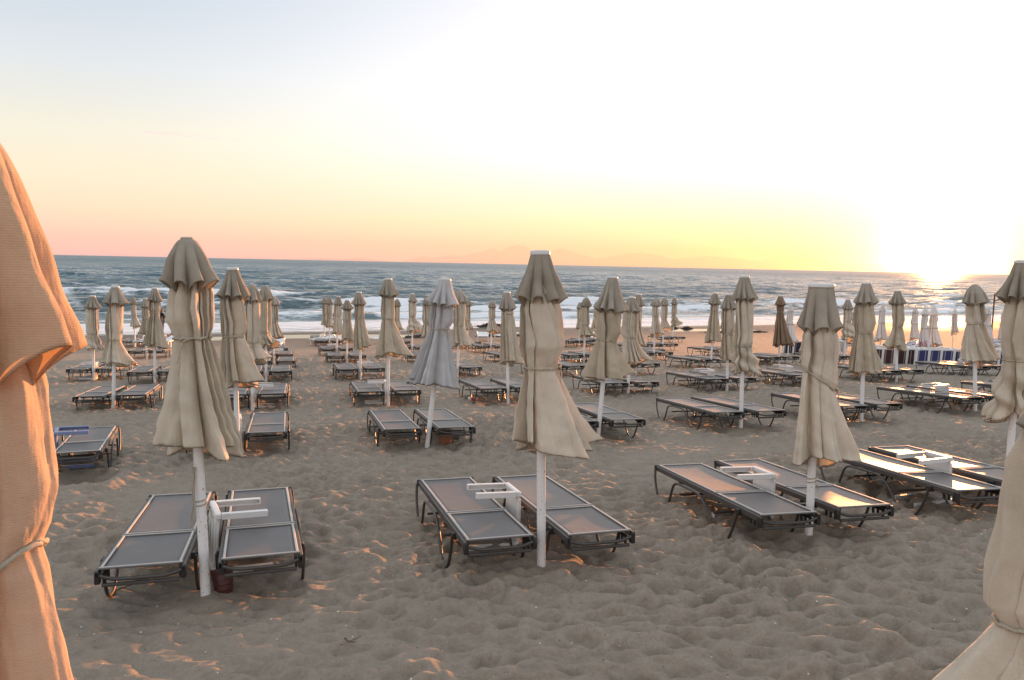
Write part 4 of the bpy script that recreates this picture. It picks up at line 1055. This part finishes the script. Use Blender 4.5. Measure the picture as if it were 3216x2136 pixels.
# ------------------------------------------------------------------ people
def clothed(x, y, z, yaw, label, h, top_m, leg_m, hair_m, arms, long_hair=False):
    s = h / 1.75
    r = empty('person', (x, y, z), (0, 0, yaw)); tag(r, label, 'person')
    # one continuous skinned body
    V = []; Rr = []; Ed = []
    def chain(base, pts, rad):
        prev = base
        for p_, r_ in zip(pts, rad):
            V.append(p_); Rr.append(r_)
            if prev is not None: Ed.append((prev, len(V) - 1))
            prev = len(V) - 1
        return prev
    chain(None, [(0, 0, .95), (0, 0, 1.12), (0, .01, 1.34), (0, .01, 1.46), (0, 0, 1.53), (0, -.01, 1.62), (0, -.005, 1.71)], [.14, .12, .145, .07, .05, .085, .062])
    for sx in (-1, 1): chain(0, [(sx * .095, 0, .86), (sx * .10, -.01, .48), (sx * .10, .02, .09), (sx * .11, -.13, .03)], [.09, .058, .042, .03])
    for sx, a in zip((-1, 1), arms):
        e = chain(2, [(sx * .19, .01, 1.40), a[0], a[1], a[2]], [.058, .044, .031, .034])
        d = (Vector(a[2]) - Vector(a[1])).normalized(); sd = Vector((1, 0, 0)) if abs(d.x) < .7 else Vector((0, 1, 0)); hd = Vector(a[2])
        for q, ln in zip((-1.5, -.5, .5, 1.5), (.058, .075, .07, .052)):
            b_ = hd + sd * q * .017 + d * .04; chain(e, [tuple(b_), tuple(b_ + d * ln + Vector((0, -.012, 0)))], [.010, .008])
        chain(e, [tuple(hd + sd * .045 + d * .02), tuple(hd + sd * .058 + d * .06)], [.011, .009])
    def skinned(name, VV, RR, EE, mat, lv=1):
        me = bpy.data.meshes.new(name); me.from_pydata([tuple(c * s for c in v) for v in VV], EE, [])
        o = link(name, me, mat, r)
        bm = bmesh.new(); bm.from_mesh(me); ly = bm.verts.layers.skin.verify()
        for v_, rad in zip(bm.verts, RR): v_[ly].radius = (rad * s, rad * s)
        bm.verts.ensure_lookup_table(); bm.verts[0][ly].use_root = True
        bm.to_mesh(me); bm.free()
        k = o.modifiers.new('skin', 'SKIN'); k.use_smooth_shade = True; o.modifiers.new('sub', 'SUBSURF').levels = lv
        return o
    skinned('body', V, Rr, Ed, M['skin'])
    # jacket: torso and sleeves a little fuller than the body
    V2, R2_, E2 = [], [], []
    def ch2(base, pts, rad):
        prev = base
        for p_, r_ in zip(pts, rad):
            V2.append(p_); R2_.append(r_)
            if prev is not None: E2.append((prev, len(V2) - 1))
            prev = len(V2) - 1
        return prev
    ch2(None, [(0, 0, .80), (0, 0, .95), (0, 0, 1.12), (0, .01, 1.34), (0, .01, 1.46)], [.185, .175, .15, .175, .085])
    for sx, a in zip((-1, 1), arms): ch2(3, [(sx * .19, .01, 1.40), a[0], a[1]], [.078, .062, .050])
    skinned('jacket', V2, R2_, E2, top_m)
    V3, R3_, E3 = [(0, 0, .94)], [.155], []
    for sx in (-1, 1):
        prev = 0
        for p_, r_ in zip([(sx * .095, 0, .84), (sx * .10, -.01, .48), (sx * .10, .02, .10)], [.11, .075, .060]):
            V3.append(p_); R3_.append(r_); E3.append((prev, len(V3) - 1)); prev = len(V3) - 1
    skinned('trousers', V3, R3_, E3, leg_m)
    hb = MB()
    def blob(c, rx, ry, rz, n=14, m=8):
        vs = [(c[0] + rx * math.sin(math.pi * i / m) * math.cos(2 * math.pi * k / n), c[1] + ry * math.sin(math.pi * i / m) * math.sin(2 * math.pi * k / n), c[2] + rz * math.cos(math.pi * i / m)) for i in range(m + 1) for k in range(n)]
        hb.add([tuple(q * s for q in v) for v in vs], [(i * n + k, i * n + (k + 1) % n, (i + 1) * n + (k + 1) % n, (i + 1) * n + k) for i in range(m) for k in range(n)])
    blob((0, .025, 1.675), .100, .105, .10)
    if long_hair: blob((0, .06, 1.54), .095, .07, .17)
    hb.build('hair', hair_m, r, smooth=80)
    fb = MB()
    for sx in (-1, 1): fb.lathe([(.0001, .012 * s), (.011 * s, .006 * s), (.013 * s, 0)], 8, Matrix.Translation((sx * .032 * s, -.088 * s, 1.645 * s)) @ Matrix.Rotation(math.pi / 2, 4, 'X'))
    fb.build('eyes', M['dark_hair'], r)
    nb = MB(); nb.tube([(0, -.088 * s, 1.645 * s), (0, -.112 * s, 1.605 * s), (0, -.088 * s, 1.598 * s)], [.008 * s, .015 * s, .008 * s], 6); nb.build('nose', M['skin'], r)
    mo = MB(); mo.box((0, -.089 * s, 1.570 * s), (.045 * s, .012 * s, .011 * s), bev=.003 * s); mo.build('mouth', M['red_label'], r)
    return r
import bmesh
down = lambda sx: [(sx * .24, .02, 1.14), (sx * .25, -.04, .92), (sx * .25, -.06, .83)]
reach = lambda sx, dx: [(sx * .22, -.10, 1.16), (sx * .16 + dx, -.30, 1.22), (sx * .13 + dx, -.38, 1.25)]
clothed(-.80, 56.6, gz(-.80, 56.6), R_(100), 'person with light hair in black jacket and pale jeans, at the left water edge', 1.74, M['black_cloth'], M['jeans'], M['hair'], [reach(-1, 0), reach(1, 0)], True)
clothed(-.22, 56.2, gz(-.22, 56.2), R_(-80), 'person all in black facing the light haired one, half hidden by an umbrella', 1.66, M['black_cloth'], M['black_cloth'], M['dark_hair'], [reach(-1, 0), down(1)])
clothed(25.1, 59.4, SEA_Z - .05, R_(160), 'person in pale shirt and black trousers standing in the wash beyond the umbrellas', 1.72, M['pale_shirt'], M['black_cloth'], M['dark_hair'], [down(-1), down(1)])

# ------------------------------------------------------------------ sky and sun
w = bpy.data.worlds.new('World'); scene.world = w; w.use_nodes = True; nt = w.node_tree
for n in list(nt.nodes): nt.nodes.remove(n)
out = N(nt, 'ShaderNodeOutputWorld'); bg = N(nt, 'ShaderNodeBackground'); nt.links.new(bg.outputs[0], out.inputs[0])
tc = N(nt, 'ShaderNodeTexCoord'); nv = N(nt, 'ShaderNodeVectorMath', operation='NORMALIZE'); nt.links.new(tc.outputs['Generated'], nv.inputs[0])
sx = N(nt, 'ShaderNodeSeparateXYZ'); nt.links.new(nv.outputs[0], sx.inputs[0])
e = math_(nt, 'POWER', math_(nt, 'MAXIMUM', sx.outputs['Z'], 0.0), .5)
pos = lambda d: math.sqrt(math.sin(R_(d)))
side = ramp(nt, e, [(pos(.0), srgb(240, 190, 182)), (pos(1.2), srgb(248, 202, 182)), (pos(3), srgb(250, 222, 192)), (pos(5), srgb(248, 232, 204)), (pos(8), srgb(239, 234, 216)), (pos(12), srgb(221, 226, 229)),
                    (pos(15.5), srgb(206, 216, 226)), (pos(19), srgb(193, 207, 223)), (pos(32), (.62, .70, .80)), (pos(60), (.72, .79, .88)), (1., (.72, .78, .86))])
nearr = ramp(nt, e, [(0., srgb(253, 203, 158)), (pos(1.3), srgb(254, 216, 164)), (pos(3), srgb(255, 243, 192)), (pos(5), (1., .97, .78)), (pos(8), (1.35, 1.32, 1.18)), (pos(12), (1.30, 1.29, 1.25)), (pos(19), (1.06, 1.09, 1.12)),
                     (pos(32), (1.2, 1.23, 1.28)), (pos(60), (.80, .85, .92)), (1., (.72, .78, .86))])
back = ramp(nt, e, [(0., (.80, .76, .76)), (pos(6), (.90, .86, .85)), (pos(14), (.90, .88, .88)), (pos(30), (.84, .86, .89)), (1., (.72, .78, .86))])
hx = N(nt, 'ShaderNodeCombineXYZ'); nt.links.new(sx.outputs['X'], hx.inputs[0]); nt.links.new(sx.outputs['Y'], hx.inputs[1])
hn = N(nt, 'ShaderNodeVectorMath', operation='NORMALIZE'); nt.links.new(hx.outputs[0], hn.inputs[0])
dt = N(nt, 'ShaderNodeVectorMath', operation='DOT_PRODUCT'); nt.links.new(hn.outputs[0], dt.inputs[0]); dt.inputs[1].default_value = (math.sin(SUN_AZ), math.cos(SUN_AZ), 0)
az = math_(nt, 'ARCCOSINE', math_(nt, 'MULTIPLY', dt.outputs['Value'], .99999))
def mr(x, a, b):
    m = N(nt, 'ShaderNodeMapRange', interpolation_type='SMOOTHSTEP'); nt.links.new(x, m.inputs[0]); m.inputs[1].default_value = a; m.inputs[2].default_value = b; return m.outputs[0]
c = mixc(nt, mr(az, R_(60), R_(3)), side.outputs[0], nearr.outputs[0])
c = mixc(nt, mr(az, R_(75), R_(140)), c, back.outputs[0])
GLOW_EL = R_(.7)
d2 = N(nt, 'ShaderNodeVectorMath', operation='DOT_PRODUCT'); nt.links.new(nv.outputs[0], d2.inputs[0]); d2.inputs[1].default_value = (math.sin(SUN_AZ) * math.cos(GLOW_EL), math.cos(SUN_AZ) * math.cos(GLOW_EL), math.sin(GLOW_EL))
ag = math_(nt, 'ARCCOSINE', math_(nt, 'MULTIPLY', d2.outputs['Value'], .999999))
def glow(c, width, col, power=1.):
    g = math_(nt, 'POWER', 2.718281828, math_(nt, 'MULTIPLY', math_(nt, 'POWER', math_(nt, 'DIVIDE', ag, R_(width)), power), -1.))
    s = N(nt, 'ShaderNodeVectorMath', operation='SCALE'); s.inputs[0].default_value = col; nt.links.new(g, s.inputs['Scale'])
    a = N(nt, 'ShaderNodeVectorMath', operation='ADD'); nt.links.new(c, a.inputs[0]); nt.links.new(s.outputs[0], a.inputs[1]); return a.outputs[0]
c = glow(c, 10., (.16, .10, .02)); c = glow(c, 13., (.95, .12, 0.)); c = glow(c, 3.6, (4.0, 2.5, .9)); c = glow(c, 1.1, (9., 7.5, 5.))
sky = N(nt, 'ShaderNodeTexSky', sky_type='NISHITA'); sky.sun_disc = False; sky.sun_elevation = SUN_EL; sky.sun_rotation = SUN_AZ
ss = N(nt, 'ShaderNodeVectorMath', operation='SCALE'); nt.links.new(sky.outputs[0], ss.inputs[0]); ss.inputs['Scale'].default_value = .012
ad = N(nt, 'ShaderNodeVectorMath', operation='ADD'); nt.links.new(c, ad.inputs[0]); nt.links.new(ss.outputs[0], ad.inputs[1])
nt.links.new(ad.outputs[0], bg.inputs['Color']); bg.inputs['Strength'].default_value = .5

sl = bpy.data.lights.new('sun', 'SUN'); sl.energy = 5.0; sl.angle = R_(.5); sl.color = (1., .38, .13)
so = bpy.data.objects.new('sun', sl); COL.objects.link(so)
sd = Vector((math.sin(SUN_AZ) * math.cos(SUN_EL), math.cos(SUN_AZ) * math.cos(SUN_EL), math.sin(SUN_EL)))
so.rotation_euler = sd.to_track_quat('Z', 'Y').to_euler(); so.location = sd * 50 + Vector((0, 0, 20))

# ------------------------------------------------------------------ camera
cam = bpy.data.cameras.new('camera'); co = bpy.data.objects.new('camera', cam); COL.objects.link(co); scene.camera = co
cam.lens = 18.0; cam.sensor_width = 23.6; cam.clip_start = .05; cam.clip_end = 120000
pt, rl = R_(-5.55), R_(1.18)
F = Vector((math.sin(VIEW) * math.cos(pt), math.cos(VIEW) * math.cos(pt), math.sin(pt))); Rv = Vector((math.cos(VIEW), -math.sin(VIEW), 0)); Uv = Rv.cross(F)
Ra = Rv * math.cos(rl) + Uv * math.sin(rl); Ua = -Rv * math.sin(rl) + Uv * math.cos(rl)
co.matrix_world = Matrix(((Ra.x, Ua.x, -F.x, 0), (Ra.y, Ua.y, -F.y, 0), (Ra.z, Ua.z, -F.z, 2.05), (0, 0, 0, 1)))
cam.dof.use_dof = True; cam.dof.focus_distance = 9.; cam.dof.aperture_fstop = 8.

scene.view_settings.view_transform = 'Standard'; scene.view_settings.look = 'None'; scene.view_settings.exposure = 1.08; scene.view_settings.gamma = 1.
scene.render.engine = 'CYCLES'
cy = scene.cycles; cy.use_denoising = True; cy.max_bounces = 6; cy.transparent_max_bounces = 12; cy.sample_clamp_indirect = 4.; cy.sample_clamp_direct = 12.; cy.caustics_reflective = False; cy.caustics_refractive = False
